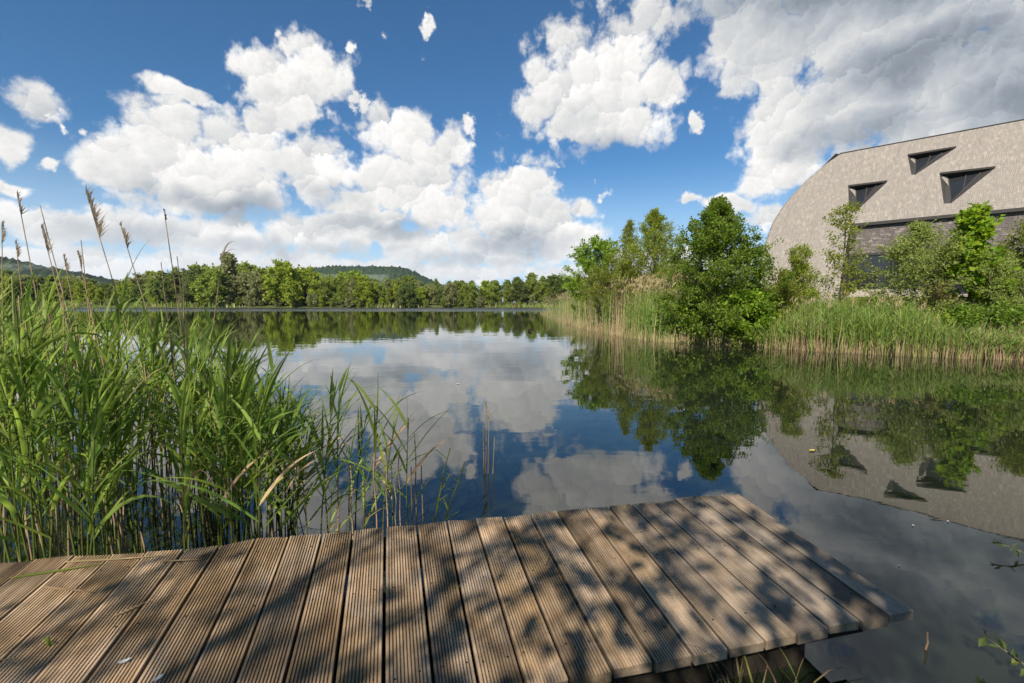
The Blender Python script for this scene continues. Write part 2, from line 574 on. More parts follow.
# ------------------------------------------------------------------ wooded hills beyond the lake
m, t = material('wooded_hill')
co = t.n('ShaderNodeTexCoord').outputs['Object']
n1 = t.noise(co, 0.045, 6, .7)
n2 = t.noise(t.v('MULTIPLY', co, (1, 1, .6)), 0.16, 4, .7)
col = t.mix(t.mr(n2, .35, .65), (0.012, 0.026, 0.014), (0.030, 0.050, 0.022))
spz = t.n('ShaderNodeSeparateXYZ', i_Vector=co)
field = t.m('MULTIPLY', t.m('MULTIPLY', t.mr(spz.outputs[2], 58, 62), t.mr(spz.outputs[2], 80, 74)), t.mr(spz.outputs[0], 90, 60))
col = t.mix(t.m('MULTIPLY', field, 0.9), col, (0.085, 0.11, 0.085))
b = t.n('ShaderNodeBsdfPrincipled', i_Roughness=1.0)
b.inputs['Specular IOR Level'].default_value = 0.05
t.put(b.inputs['Base Color'], col)
finish(t, b)


def hill(label_seed, cx, cy_, prof, depth):
    """a ridge whose height along its length follows prof, with tree-sized bumps"""
    rng = np.random.default_rng(label_seed)
    x0, x1 = prof[0][0], prof[-1][0]
    nx, ny = int((x1 - x0) / 4), 46
    xs_, ys_ = np.linspace(x0, x1, nx), np.linspace(-depth, depth, ny)
    X, Y = np.meshgrid(xs_, ys_)
    H = np.interp(X, [p[0] for p in prof], [p[1] for p in prof]) * np.clip(1 - (np.abs(Y) / depth) ** 2.2, 0, 1)
    bump = rng.random(X.shape)
    H = H + (bump ** 2) * 5.5 * np.clip(H / 20, 0, 1) + np.where(bump > .97, 3.0, 0) * np.clip(H / 60, 0, 1)
    g = Geo()
    i = np.arange(ny - 1)[:, None] * nx + np.arange(nx - 1)[None, :]
    g.add(np.c_[X.ravel(), Y.ravel(), H.ravel()], np.stack([i, i + 1, i + nx + 1, i + nx], -1).reshape(-1, 4))
    o = link('hill', g.mesh('hill', m), None, (cx, cy_, 0))
    tag(o, kind='structure')
    return o


k = 1300 / 455.0
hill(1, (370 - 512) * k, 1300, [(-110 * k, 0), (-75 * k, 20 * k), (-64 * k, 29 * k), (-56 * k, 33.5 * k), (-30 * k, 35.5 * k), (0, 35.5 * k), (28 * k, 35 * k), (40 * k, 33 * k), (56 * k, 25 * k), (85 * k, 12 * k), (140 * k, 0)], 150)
k = 900 / 455.0
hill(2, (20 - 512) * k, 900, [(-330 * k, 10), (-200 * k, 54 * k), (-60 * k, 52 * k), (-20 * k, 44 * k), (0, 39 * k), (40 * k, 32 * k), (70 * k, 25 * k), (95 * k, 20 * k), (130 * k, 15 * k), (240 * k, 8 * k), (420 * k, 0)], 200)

# ------------------------------------------------------------------ timber building with a shake roof
AX = Vector((0.726, -0.688, 0)).normalized()       # along the ridge, towards the viewer's right
NF = Vector((-0.688, -0.726, 0)).normalized()      # the front, towards the lake
B0 = Vector((19.7, 28.0, 0))                       # ridge end
RIDGE_Z = 10.35


def front_off(z):
    """how far the front surface stands out from the ridge line at height z"""
    s = max(0.0, RIDGE_Z - z)
    return 0.15 + 0.60 * s + 0.10 * math.sqrt(s) if s > 0 else 0.15


def left_end(z):
    """where the rounded left end of the roof stands at height z"""
    zs = [(10.35, 0.0), (9.9, -0.55), (9.3, -1.15), (8.6, -1.7), (7.9, -2.15), (7.1, -2.55), (6.3, -2.8), (5.0, -2.95), (0.0, -3.05)]
    return float(np.interp(z, [p[0] for p in zs][::-1], [p[1] for p in zs][::-1]))


def front_pt(t, z, inset=0.0):
    p = B0 + AX * t + NF * (front_off(z) - inset)
    return Vector((p.x, p.y, z))


def front_tz(px, py):
    """t, z of the place on the front surface seen at a point of the photograph"""
    z = 6.0
    for _ in range(60):
        a, u = (px - 512) / 455.0, (341.5 - py) / 455.0
        c, s = math.cos(PITCH), math.sin(PITCH)
        d = Vector((a, c + u * s, -s + u * c))
        off = B0 + NF * front_off(z)
        # solve k*d.xy = off + t*AX
        den = d.x * AX.y - d.y * AX.x
        k = (off.x * AX.y - off.y * AX.x) / den
        t_ = (Vector((d.x * k, d.y * k, 0)) - off).dot(AX)
        z = 0.5 * z + 0.5 * (CAM_H + d.z * k)
    return t_, z


def shake_mat(name, c1, c2, c3, w_, h_, mort):
    m, t = material(name)
    uv = t.n('ShaderNodeUVMap').outputs[0]
    br = t.n('ShaderNodeTexBrick', i_Scale=1.0, i_Mortar_Size=0.012, i_Mortar_Smooth=0.3, i_Bias=0.0, i_Brick_Width=w_, i_Row_Height=h_)
    br.offset = 0.37
    br.squash = 0.8
    br.squash_frequency = 3
    br.inputs['Color1'].default_value = (0, 0, 0, 1)
    br.inputs['Color2'].default_value = (1, 1, 1, 1)
    br.inputs['Mortar'].default_value = (0, 0, 0, 1)
    wob = t.v('MULTIPLY', t.v('SUBTRACT', t.noise(uv, 3.1, 3, .6, out=1), (.5, .5, .5)), (.12, .10, 0))
    t.put(br.inputs['Vector'], t.v('ADD', uv, wob))
    cell = t.n('ShaderNodeTexVoronoi', voronoi_dimensions='2D', i_Scale=1.0, i_Randomness=1.0)
    t.put(cell.inputs['Vector'], t.v('DIVIDE', t.v('ADD', uv, wob), (w_, h_ * 1.2, 1)))
    rnd = t.n('ShaderNodeSeparateXYZ', i_Vector=cell.outputs['Color']).outputs[0]
    big = t.noise(uv, 0.35, 4, .6)
    col = t.mix(rnd, c1, c2)
    col = t.mix(t.mr(rnd, .80, .95), col, c3)
    col = t.mix(t.mr(big, .35, .7, 0, .35), col, c1)
    col = t.mix(t.mr(br.outputs['Fac'], 0, 1, 0, mort), col, tuple(x * .4 for x in c1))
    mott = t.noise(t.v('MULTIPLY', uv, (7.0, 3.2, 1)), 1.0, 5, .72)
    col = t.mix(t.mr(mott, .36, .64, .34, 0), col, tuple(x * .55 for x in c1))
    streak = t.noise(t.v('MULTIPLY', uv, (1.6, .16, 1)), 2.0, 5, .65)
    col = t.mix(t.mr(streak, .52, .72, 0, .55), col, tuple(x * .72 for x in c1))
    grain = t.noise(t.v('MULTIPLY', uv, (9, 2, 1)), 4, 3, .6)
    hgt = t.m('ADD', t.m('MULTIPLY', rnd, .8), t.m('MULTIPLY', br.outputs['Fac'], -1.0))
    hgt = t.m('ADD', hgt, t.m('MULTIPLY', grain, .3))
    bp = t.n('ShaderNodeBump', i_Strength=0.7, i_Distance=0.03, i_Height=hgt)
    b = t.n('ShaderNodeBsdfPrincipled', i_Roughness=0.9)
    t.put(b.inputs['Base Color'], col)
    t.put(b.inputs['Normal'], bp.outputs[0])
    finish(t, b)
    return m


M['shake'] = shake_mat('cedar_shakes', (0.225, 0.200, 0.176), (0.280, 0.250, 0.220), (0.310, 0.278, 0.245), 0.075, 0.17, .16)
M['slate'] = shake_mat('dark_wall_shingles', (0.10, 0.086, 0.082), (0.185, 0.160, 0.148), (0.27, 0.235, 0.21), 0.19, 0.085, .5)


def plain(name, col, rough=0.8, metal=0.0, noise=0.25, scale=4.0):
    m, t = material(name)
    co = t.n('ShaderNodeTexCoord').outputs['Object']
    n = t.noise(co, scale, 4, .6)
    c = t.mix(n, tuple(x * (1 - noise) for x in col), tuple(min(1, x * (1 + noise)) for x in col))
    b = t.n('ShaderNodeBsdfPrincipled', i_Roughness=rough, i_Metallic=metal)
    t.put(b.inputs['Base Color'], c)
    t.put(b.inputs['Normal'], t.n('ShaderNodeBump', i_Strength=0.25, i_Distance=0.01, i_Height=n).outputs[0])
    finish(t, b)
    return m


M['dark_timber'] = plain('dark_timber', (0.026, 0.023, 0.022))
M['grey_timber'] = plain('grey_timber', (0.30, 0.27, 0.23))
M['pale_ledge'] = plain('pale_ledge', (0.30, 0.27, 0.23))
M['cheek_sunlight'] = plain('sunlit_cheek', (0.20, 0.18, 0.16))  # pale colour standing for sunlight on the roof window cheeks
M['brown_timber'] = plain('brown_timber', (0.030, 0.026, 0.024))
m, t = material('window_glass')
b = t.n('ShaderNodeBsdfPrincipled', i_Roughness=0.03)
b.inputs['Base Color'].default_value = (0.018, 0.020, 0.023, 1)
b.inputs['IOR'].default_value = 1.5
finish(t, b)
M['glass'] = m

bld = empty('timber_building', front_pt(0, 0.6))
tag(bld, 'large timber building with a pale wood shake roof, rounded end and three triangular roof windows', 'building')
bld_m = Matrix.Translation(bld.location).inverted()


def bpart(name, geo, mat, parent=None, smooth=False, uv=None):
    """part given in world coordinates"""
    me = geo.mesh(name, mat, smooth)
    me.transform(bld_m)
    if uv is not None:
        lay = me.uv_layers.new(name='UVMap')
        vi = np.empty(len(me.loops), np.int32)
        me.loops.foreach_get('vertex_index', vi)
        lay.data.foreach_set('uv', np.asarray(uv, np.float32)[vi].ravel())
    return link(name, me, parent or bld)


T_SPLIT, Z_EAVE = front_tz(847.5, 240)[0], front_tz(865, 222.5)[1]
T_END = 34.0
dorm_px = [[(848.2, 186.8), (887.3, 182.0), (856.0, 211.5), (849.0, 212.0)],
           [(907.7, 155.9), (956.0, 147.9), (915.5, 174.6), (911.5, 174.8)],
           [(939.7, 174.4), (995.3, 168.0), (951.2, 203.2), (943.8, 203.6)]]
dorms = [[front_tz(*p) for p in d] for d in dorm_px]

# front surface in (t, z): left edge, ridge, right end, eave, split line down to the ground
out_l = [(left_end(z), z) for z in np.linspace(0.4, RIDGE_Z, 26)]
outline = out_l + [(T_END, RIDGE_Z), (T_END, Z_EAVE), (T_SPLIT, Z_EAVE), (T_SPLIT, 0.4)]
pts, edges = [], []


def loop(ps):
    k0 = len(pts)
    pts.extend(Vector((p[0], p[1])) for p in ps)
    for q in range(len(ps)):
        edges.append((k0 + q, k0 + (q + 1) % len(ps)))


loop(outline)
for d in dorms:
    loop(d)


def inside(p, poly):
    c = False
    for q in range(len(poly)):
        a, b2 = poly[q], poly[(q + 1) % len(poly)]
        if (a[1] > p[1]) != (b2[1] > p[1]) and p[0] < (b2[0] - a[0]) * (p[1] - a[1]) / (b2[1] - a[1]) + a[0]:
            c = not c
    return c


for tt in np.arange(-3.0, T_END, 0.7):
    for zz in np.arange(0.7, RIDGE_Z - .2, 0.5):
        pts.append(Vector((tt + 0.13 * (int(zz * 2) % 2), zz)))
vo, eo, fo, *_ = geometry.delaunay_2d_cdt(pts, edges, [], 0, 1e-5)
tris = []
for f in fo:
    c = (sum(vo[q][0] for q in f) / 3, sum(vo[q][1] for q in f) / 3)
    if inside(c, outline) and not any(inside(c, d) for d in dorms):
        tris.append(tuple(f))
roof = Geo()
V = [front_pt(p[0], p[1]) for p in vo]
uv = [(p[0], (RIDGE_Z - p[1]) * 1.17) for p in vo]
roof.add(V, tris)
# the left end and the back close the shell
zs = np.linspace(0.4, RIDGE_Z, 26)
rows, ruv = [], []
for z in zs:
    le, fo_ = left_end(z), front_off(z)
    base = [(le, fo_), (le - .10, fo_ - .10), (le - .25, fo_ - .6), (le - .35, 0.0), (le - .25, -fo_ + .6), (le, -fo_), (T_END, -fo_)]
    acc = 0
    for q, (tt, oo) in enumerate(base):
        p = B0 + AX * tt + NF * oo
        rows.append((p.x, p.y, z))
        if q:
            acc += math.hypot(tt - base[q - 1][0], oo - base[q - 1][1])
        ruv.append((-acc + le, (RIDGE_Z - z) * 1.17))
n = 7
i = np.arange(len(zs) - 1)[:, None] * n + np.arange(n - 1)[None, :]
roof.add(rows, np.stack([i, i + n, i + n + 1, i + 1], -1).reshape(-1, 4))
uv += ruv
# top strip over the ridge
a, b_, c, d = [B0 + AX * tt + NF * oo + Vector((0, 0, RIDGE_Z)) for tt, oo in ((-.05, .15), (T_END, .15), (T_END, -.15), (-.05, -.15))]
roof.add([a, b_, c, d], [(0, 1, 2, 3)])
uv += [(0, 0), (T_END, 0), (T_END, .3), (0, .3)]
rf = bpart('roof', roof, M['shake'], uv=uv)

cap = Geo()


def slab(g, t0, t1, z0, z1, i0, i1, zref=None):
    """box along the front: from inset i0 to i1 behind the front surface at height zref"""
    v = []
    for z in (z0, z1):
        for (tt, ii) in ((t0, i0), (t1, i0), (t1, i1), (t0, i1)):
            o = front_off(z if zref is None else zref) - ii
            p = B0 + AX * tt + NF * o
            v.append((p.x, p.y, z))
    g.add(v, [(3, 2, 1, 0), (4, 5, 6, 7), (0, 1, 5, 4), (1, 2, 6, 5), (2, 3, 7, 6), (3, 0, 4, 7)])


v = []
for z in (RIDGE_Z + .004, RIDGE_Z + .05):
    for tt, oo in ((-.1, .18), (T_END, .18), (T_END, -.18), (-.1, -.18)):
        p = B0 + AX * tt + NF * oo
        v.append((p.x, p.y, z))
cap.add(v, [(3, 2, 1, 0), (4, 5, 6, 7), (0, 1, 5, 4), (1, 2, 6, 5), (2, 3, 7, 6), (3, 0, 4, 7)])
bpart('ridge_cap', cap, M['dark_timber'], rf)
ev = Geo()
slab(ev, T_SPLIT, T_END, Z_EAVE - .16, Z_EAVE - .003, -.03, .24, Z_EAVE)
bpart('eave', ev, M['dark_timber'], rf)
# end of the roof shell beside the recessed wall
rv = Geo()
z_list = np.linspace(0.4, Z_EAVE - .17, 12)
v = []
for z in z_list:
    for ii in (0.0, front_off(z) - front_off(Z_EAVE) + 0.22):
        p = B0 + AX * T_SPLIT + NF * (front_off(z) - ii)
        v.append((p.x, p.y, z))
rv.add(v, [(2 * q, 2 * q + 1, 2 * q + 3, 2 * q + 2) for q in range(len(z_list) - 1)])
bpart('reveal', rv, M['dark_timber'])

# recessed wall under the eave, and its window
Z_SILL, Z_HEAD = 1.92, 4.15
wall_off = front_off(Z_EAVE) - 0.16


def wall_quad(g, t0, t1, z0, z1, back, thick):
    v = []
    for ii in (back, back + thick):
        for (tt, z) in ((t0, z0), (t1, z0), (t1, z1), (t0, z1)):
            p = B0 + AX * tt + NF * (wall_off - ii)
            v.append((p.x, p.y, z))
    g.add(v, [(0, 1, 2, 3), (7, 6, 5, 4), (0, 4, 5, 1), (1, 5, 6, 2), (2, 6, 7, 3), (3, 7, 4, 0)])
    return [(tt, z) for _ in (0, 1) for (tt, z) in ((t0, z0), (t1, z0), (t1, z1), (t0, z1))]


T_W1 = T_SPLIT + 5.2
wg = Geo()
wuv = wall_quad(wg, T_SPLIT, T_END, Z_HEAD, Z_EAVE - .1, 0, .2)
wuv += wall_quad(wg, T_W1, T_END, 0.6, Z_HEAD - .003, 0, .2)
wuv += wall_quad(wg, T_SPLIT, T_W1 - .003, 0.6, Z_SILL - .12, 0, .2)
bpart('wall', wg, M['slate'], uv=wuv)
win = Geo()
wall_quad(win, T_SPLIT + .02, T_W1 - .02, Z_HEAD - .12, Z_HEAD - .01, -.03, .12)
wall_quad(win, T_SPLIT + .02, T_W1 - .02, Z_SILL, Z_SILL + .08, -.03, .12)
for f_ in (0.0, .36, .70, .985):
    tt = T_SPLIT + .02 + f_ * (T_W1 - T_SPLIT - .1)
    wall_quad(win, tt, tt + .07, Z_SILL + .083, Z_HEAD - .123, -.025, .11)
wf = bpart('window', win, M['dark_timber'])
pg = Geo()
wall_quad(pg, T_SPLIT + .04, T_W1 - .04, Z_SILL + .05, Z_HEAD - .05, .03, .02)
bpart('pane', pg, M['glass'], wf)
sg = Geo()
wall_quad(sg, T_SPLIT + .0, T_END, Z_SILL - .115, Z_SILL - .005, -.55, .54)
bpart('ledge', sg, M['pale_ledge'])
# dark roller blind behind the glass is not seen; balustrade of pale boards below the glass
bg_ = Geo()
wall_quad(bg_, T_SPLIT + .15, T_SPLIT + 3.2, Z_SILL + .0, Z_SILL + .30, -.40, .05)
bpart('balustrade', bg_, M['grey_timber'])

# triangular roof windows
for d in dorms:
    (tA, zA), (tB, zB), (tC, zC), (tD, zD) = d
    fr = Geo()
    A, Bp, Cp, D = [front_pt(*p) for p in d]
    dep = 0.75
    # vertical plane of the glass starts at the sill point C and rises; the head is pushed back under the roof
    inn = lambda p, k_: Vector(p) - NF * k_
    A2 = front_pt(tA + .32, zA - .10) - NF * dep * .55
    B2 = front_pt(tB - .45, zB - .06) - NF * dep * .30
    C2 = front_pt(tC + .02, zC + .10) - NF * .12
    D2 = front_pt(tC - .02, zC + .12) - NF * .14
    # soffit and right slope
    fr.add([A, Bp, B2, A2], [(0, 1, 2, 3)])
    fr.add([Bp, Cp, C2, B2], [(0, 1, 2, 3)])
    dw = bpart('roof_window', fr, M['dark_timber'])
    ck = Geo()
    ck.add([A, A2, D2, Cp, D], [(0, 1, 2, 3, 4)])
    bpart('cheek', ck, M['dark_timber'], dw)
    lit = Geo()  # pale triangle paints the sunlit upper part of the cheek
    q1 = Vector(A) * .86 + Vector(A2) * .14 - NF * -.02
    lit.add([A + (A2 - A) * .06 + NF * .02 + Vector((0, 0, -.05)), A2 + NF * .02, A2 + (D2 - A2) * .42 + NF * .02], [(0, 1, 2)])
    bpart('lit_patch', lit, M['cheek_sunlight'], dw)
    gl = Geo()
    gl.add([A2, B2, C2, D2], [(0, 1, 2, 3)])
    bpart('pane', gl, M['glass'], dw)
    mu = Geo()
    mid0, mid1 = A2 * .45 + B2 * .55 + NF * .03, D2 * .35 + C2 * .25 + B2 * .4 + NF * .03
    mu.add(*tube([tuple(mid0), tuple(mid1)], [.03, .03], 4))
    for q0, q1 in ((A2, B2), (B2, C2), (D2, A2)):
        mu.add(*tube([tuple(q0 + NF * .02), tuple(q1 + NF * .02)], [.035, .035], 4))
    bpart('frame', mu, M['brown_timber'], dw)
    # thin flashing proud of the roof along the head
    fl = Geo()
    hd = []
    for p, q_ in ((A, 0), (Bp, 0)):
        for dz, o in ((0.0, .02), (.09, .03)):
            hd.append(Vector(p) + NF * o + Vector((0, 0, dz)))
    fl.add([hd[0], hd[2], hd[3], hd[1]], [(0, 1, 2, 3)])
    bpart('flashing', fl, M['dark_timber'], dw)

# ------------------------------------------------------------------ trees
def grow(seed, H, R_, prof, h0=0.12, prims=40, twigs=10, leaves=14, leaf=0.12, lw=0.5, up=(0.2, 0.8), tw_len=0.38, droop=0.0,
         trunk_r=0.07, stems=1, lean=0.0, scatter=0.9, spread=0.07, sides=6, gap=0.0):
    """trunk with limbs, and leaves carried on twigs. returns two Geo: wood, foliage"""
    rng = np.random.default_rng(seed)
    wood, fol = Geo(), Geo()
    tw0, tw1 = [], []
    for s in range(stems):
        if stems == 1:
            base = np.zeros(3)
            top = np.array([rng.normal(0, lean), rng.normal(0, lean), H])
        else:
            a = 2.4 * s + rng.random()
            base = np.array([math.cos(a), math.sin(a), 0]) * R_ * .10 * rng.random()
            rr = R_ * rng.uniform(.15, .75)
            top = np.array([math.cos(a) * rr, math.sin(a) * rr, H * rng.uniform(.68, 1.0)]) if s else np.array([0, 0, H])
        n = 9
        q = np.linspace(0, 1, n)[:, None]
        pts = base + (top - base) * np.c_[q ** 1.25, q ** 1.25, q]
        pts[1:-1, :2] += np.cumsum(rng.normal(0, .006 * H * .35, (n - 2, 2)), 0) * .5
        r = trunk_r * (1 - .9 * q[:, 0]) + .006
        wood.add(*tube(pts, r, sides))
        np_ = max(3, prims // stems)
        for k in range(np_):
            t_ = (k + rng.random()) / np_
            if gap and rng.random() < gap:
                continue
            hh = h0 + (1 - h0) * t_ * .97
            p0 = np.array([np.interp(hh, q[:, 0], pts[:, c]) for c in range(3)])
            az = 2.39996 * k + rng.normal(0, .5)
            L = R_ * (1 if stems == 1 else .62) * prof(t_) * rng.uniform(.84, 1.08)
            e = up[0] + (up[1] - up[0]) * t_ + rng.normal(0, .12)
            d = np.array([math.cos(az) * math.cos(e), math.sin(az) * math.cos(e), math.sin(e)])
            m_ = 5
            qq = np.linspace(0, 1, m_)[:, None]
            bp_ = p0 + d * L * qq + np.array([0, 0, 1.0]) * (0.16 - droop) * L * qq ** 2
            bp_[1:] += rng.normal(0, .035 * L, (m_ - 1, 3))
            wood.add(*tube(bp_, trunk_r * .34 * (1 - t_ * .6) * (1 - .85 * qq[:, 0]) + .004, 4))
            nt = max(3, int(twigs * (0.45 + L / R_)))
            s_ = rng.uniform(.18, 1.0, nt)
            s_[0] = 1.0
            st = np.stack([np.interp(s_, qq[:, 0], bp_[:, c]) for c in range(3)], 1)
            td = norm(d + rng.normal(0, scatter, (nt, 3)) * np.array([1, 1, .7]) + np.array([0, 0, .25 - droop * 1.5]))
            tl = (tw_len * L * (1.1 - .55 * s_) + .12) * rng.uniform(.6, 1.2, nt)
            tw0.append(st)
            tw1.append(st + td * tl[:, None])
        # leading shoot
        tw0.append(pts[-3:-1])
        tw1.append(pts[-2:] + rng.normal(0, .03, (2, 3)))
    a = np.concatenate(tw0)
    b_ = np.concatenate(tw1)
    for k in range(0, len(a), 2):
        wood.add(*tube(np.stack([a[k], (a[k] + b_[k]) / 2, b_[k]]), [.006, .005, .003], 3))
    nl = leaves
    s_ = rng.uniform(.08, 1.05, (len(a), nl))
    pos = a[:, None, :] + (b_ - a)[:, None, :] * s_[..., None] + rng.normal(0, spread, (len(a), nl, 3))
    ax = norm(norm(b_ - a)[:, None, :] * .7 + rng.normal(0, .65, (len(a), nl, 3)) + np.array([0, 0, -droop * .8]))
    nr = norm(rng.normal(0, .55, (len(a), nl, 3)) + np.array([0, 0, .9]))
    N = len(a) * nl
    ln = leaf * rng.uniform(.6, 1.25, N)
    fol.add(*leaf_quads(pos.reshape(-1, 3), ax.reshape(-1, 3), nr.reshape(-1, 3), ln, ln * lw))
    return wood, fol


P_round = lambda t_: (math.sin(math.pi * min(1, .12 + .88 * t_) ** .8) ** .6) if t_ < 1 else .05
P_cone = lambda t_: (1 - t_) ** 1.05 * min(1, .75 + 1.2 * t_) + .06
P_egg = lambda t_: max(.10, math.sin(math.pi * (.30 + .70 * t_)) ** .8)
P_alder = lambda t_: 1.0 - max(0.0, (t_ - .22) / .78) ** 1.3 * .96
P_column = lambda t_: (.8 + .2 * math.sin(9 * t_)) * (1 - t_ ** 3) + .08


def tree(name, label, cat, loc, wood, fol, leafm, group=None, rz=0.0):
    root = empty(name, loc, rz)
    tag(root, label, cat, group)
    link('trunk', wood.mesh('trunk', M['bark'], True), root)
    link('crown', fol.mesh('crown', leafm), root)
    return root


def tree_at(px, py_top, Y, seed, name, label, cat, leafm, group=None, wpx=60, **kw):
    p = bearing(px, py_top, Y)
    z0 = max(ground_z(p.x, p.y), -0.05)
    H = p.z - z0
    R_ = wpx / 2.0 / 455.0 * Y / math.cos(math.atan2(p.x, p.y))
    kw['leaves'] = int(kw['leaves'] * 2.0)
    kw['leaf'] *= 1.08
    w_, f_ = grow(seed, H * .94, R_, **kw)
    return tree(name, label, cat, (p.x, p.y, z0 - .05), w_, f_, leafm, group)


# ---- right bank, from the lake tip towards the building
tree_at(598, 243, 31, 11, 'bushy_tree', 'low bushy dark green tree at the lake end of the right bank', 'tree', M['alder_light'], wpx=66,
        prof=P_round, prims=44, twigs=9, leaves=12, leaf=.17, lw=.6, up=(.1, .9))
tree_at(630, 214, 26, 12, 'birch_tree', 'thinner of the two tall yellow-green birches behind the tan reeds', 'tree', M['birch'], wpx=66,
        prof=P_cone, h0=.06, prims=64, twigs=9, leaves=13, leaf=.09, lw=.5, up=(.45, .95), tw_len=.5, spread=.06, trunk_r=.05)
tree_at(655, 203, 23, 13, 'birch_tree', 'taller of the two yellow-green birches, beside the dark round alder', 'tree', M['birch'], wpx=100,
        prof=P_cone, h0=.06, prims=84, twigs=11, leaves=14, leaf=.09, lw=.5, up=(.4, .95), tw_len=.45, spread=.06, trunk_r=.06)
tree_at(612, 252, 24, 14, 'hawthorn_bush', 'mid green bush between the tan reeds and the two birches', 'bush', M['shrub'], wpx=70,
        prof=P_round, prims=46, twigs=9, leaves=12, leaf=.10, up=(.2, .9), stems=3)
tree_at(676, 262, 20.5, 15, 'hawthorn_bush', 'mid green bush filling the gap between birch and alder', 'bush', M['shrub'], wpx=62,
        prof=P_round, prims=46, twigs=9, leaves=12, leaf=.09, up=(.2, .9), stems=3)
tree_at(719, 189, 17.6, 16, 'alder_tree', 'large dark green alder at the water edge left of the building', 'tree', M['alder'], wpx=102,
        prof=P_alder, h0=.03, prims=100, twigs=14, leaves=17, leaf=.088, lw=.68, up=(-.12, .62), tw_len=.34, trunk_r=.085, spread=.06)
tree_at(752, 292, 16.2, 17, 'alder_sapling', 'bright green sapling low at the right foot of the alder', 'sapling', M['alder_light'], wpx=44,
        prof=P_round, h0=.1, prims=20, twigs=8, leaves=10, leaf=.13, lw=.7, up=(.1, .9), trunk_r=.03)
tree_at(682, 306, 17.9, 18, 'alder_sapling', 'bright green sapling low at the left foot of the alder', 'sapling', M['alder_light'], wpx=40,
        prof=P_round, h0=.1, prims=18, twigs=7, leaves=10, leaf=.13, lw=.7, up=(.1, .9), trunk_r=.03)
tree_at(800, 241, 17.2, 19, 'willow_bush', 'yellow-green willow bush in front of the rounded roof end', 'bush', M['birch'], wpx=74,
        prof=P_cone, h0=.03, prims=48, twigs=10, leaves=13, leaf=.10, lw=.35, up=(.7, 1.1), tw_len=.5, stems=4, trunk_r=.03)
tree_at(776, 268, 16.8, 20, 'willow_bush', 'shorter willow bush between the alder and the roof end', 'bush', M['shrub'], wpx=60,
        prof=P_round, h0=.05, prims=40, twigs=9, leaves=12, leaf=.09, lw=.4, up=(.5, 1.0), stems=4, trunk_r=.025)
tree_at(848, 196, 16.6, 21, 'birch_tree', 'slender see-through birch standing before the left window edge', 'tree', M['birch'], wpx=46,
        prof=P_column, h0=.12, prims=30, twigs=6, leaves=9, leaf=.085, lw=.6, up=(.35, .95), tw_len=.5, trunk_r=.03, gap=.1)
tree_at(920, 220, 15.9, 22, 'willow_tree', 'pale feathery willow covering the right part of the window', 'tree', M['willow'], wpx=54,
        prof=P_egg, h0=.08, prims=44, twigs=9, leaves=12, leaf=.115, lw=.32, up=(.35, 1.1), tw_len=.5, droop=.06, trunk_r=.045, gap=.08)
tree_at(976, 205, 15.6, 23, 'maple_tree', 'bright lime green young maple standing against the dark shingle wall', 'tree', M['sycamore'], wpx=42,
        prof=P_column, h0=.22, prims=34, twigs=8, leaves=11, leaf=.155, lw=.85, up=(.35, 1.0), tw_len=.42, trunk_r=.04)
tree_at(1003, 248, 14.9, 24, 'willow_bush', 'grey green willow bush at the right foot of the maple', 'bush', M['willow'], wpx=46,
        prof=P_round, h0=.05, prims=46, twigs=9, leaves=14, leaf=.10, lw=.25, up=(.5, 1.0), stems=4, trunk_r=.03)
tree_at(1042, 222, 15.2, 25, 'hawthorn_tree', 'brownish green tree cut by the right edge of the photo', 'tree', M['shrub'], wpx=56,
        prof=P_round, h0=.1, prims=46, twigs=10, leaves=12, leaf=.10, up=(.2, 1.0), trunk_r=.05)
tree_at(946, 282, 15.3, 26, 'russet_bush', 'sparse reddish brown bush between willow and maple', 'bush', M['russet'], wpx=30,
        prof=P_round, h0=.1, prims=20, twigs=6, leaves=6, leaf=.08, up=(.3, 1.0), stems=3, trunk_r=.02)
tree_at(985, 312, 13.6, 28, 'bramble_bush', 'dark bramble bush at the water below the maple', 'bush', M['alder'], wpx=70,
        prof=P_round, h0=.05, prims=30, twigs=8, leaves=11, leaf=.10, lw=.7, up=(.0, .8), stems=3, trunk_r=.02)
tree_at(940, 318, 14.0, 29, 'bramble_bush', 'leafy bramble bush at the water below the pale willow', 'bush', M['alder_light'], wpx=54,
        prof=P_round, h0=.05, prims=24, twigs=7, leaves=10, leaf=.10, lw=.7, up=(.0, .8), stems=3, trunk_r=.02)

# ---- beyond the far shore: each tree a thing, grown from a few kinds
rng = np.random.default_rng(77)
kinds = []
for q, (prof, kw) in enumerate([
        (P_round, dict(h0=.10, prims=34, twigs=7, leaves=13, leaf=.80, lw=.75, up=(.0, 1.0), spread=.3)),
        (P_egg, dict(h0=.06, prims=38, twigs=7, leaves=13, leaf=.74, lw=.75, up=(.1, 1.1), spread=.28)),
        (P_round, dict(h0=.05, prims=34, twigs=7, leaves=13, leaf=.72, lw=.6, up=(.2, 1.0), stems=4, spread=.3)),
        (P_column, dict(h0=.12, prims=36, twigs=7, leaves=13, leaf=.68, lw=.7, up=(.5, 1.1), spread=.25)),
        (P_cone, dict(h0=.05, prims=38, twigs=7, leaves=13, leaf=.66, lw=.6, up=(.2, .9), spread=.22))]):
    wd, fo_ = grow(200 + q, 10.0, (4.6, 4.0, 5.0, 2.6, 2.9)[q], prof, trunk_r=.2, **kw)
    kinds.append((wd, fo_))
far_look = [('far_mid', 'mid green'), ('far_dark', 'dark green'), ('far_lime', 'bright lime green'), ('far_grey', 'pale grey green')]
shape_word = ['rounded', 'egg-shaped', 'bushy many-stemmed', 'tall narrow', 'pointed']
protos = {}
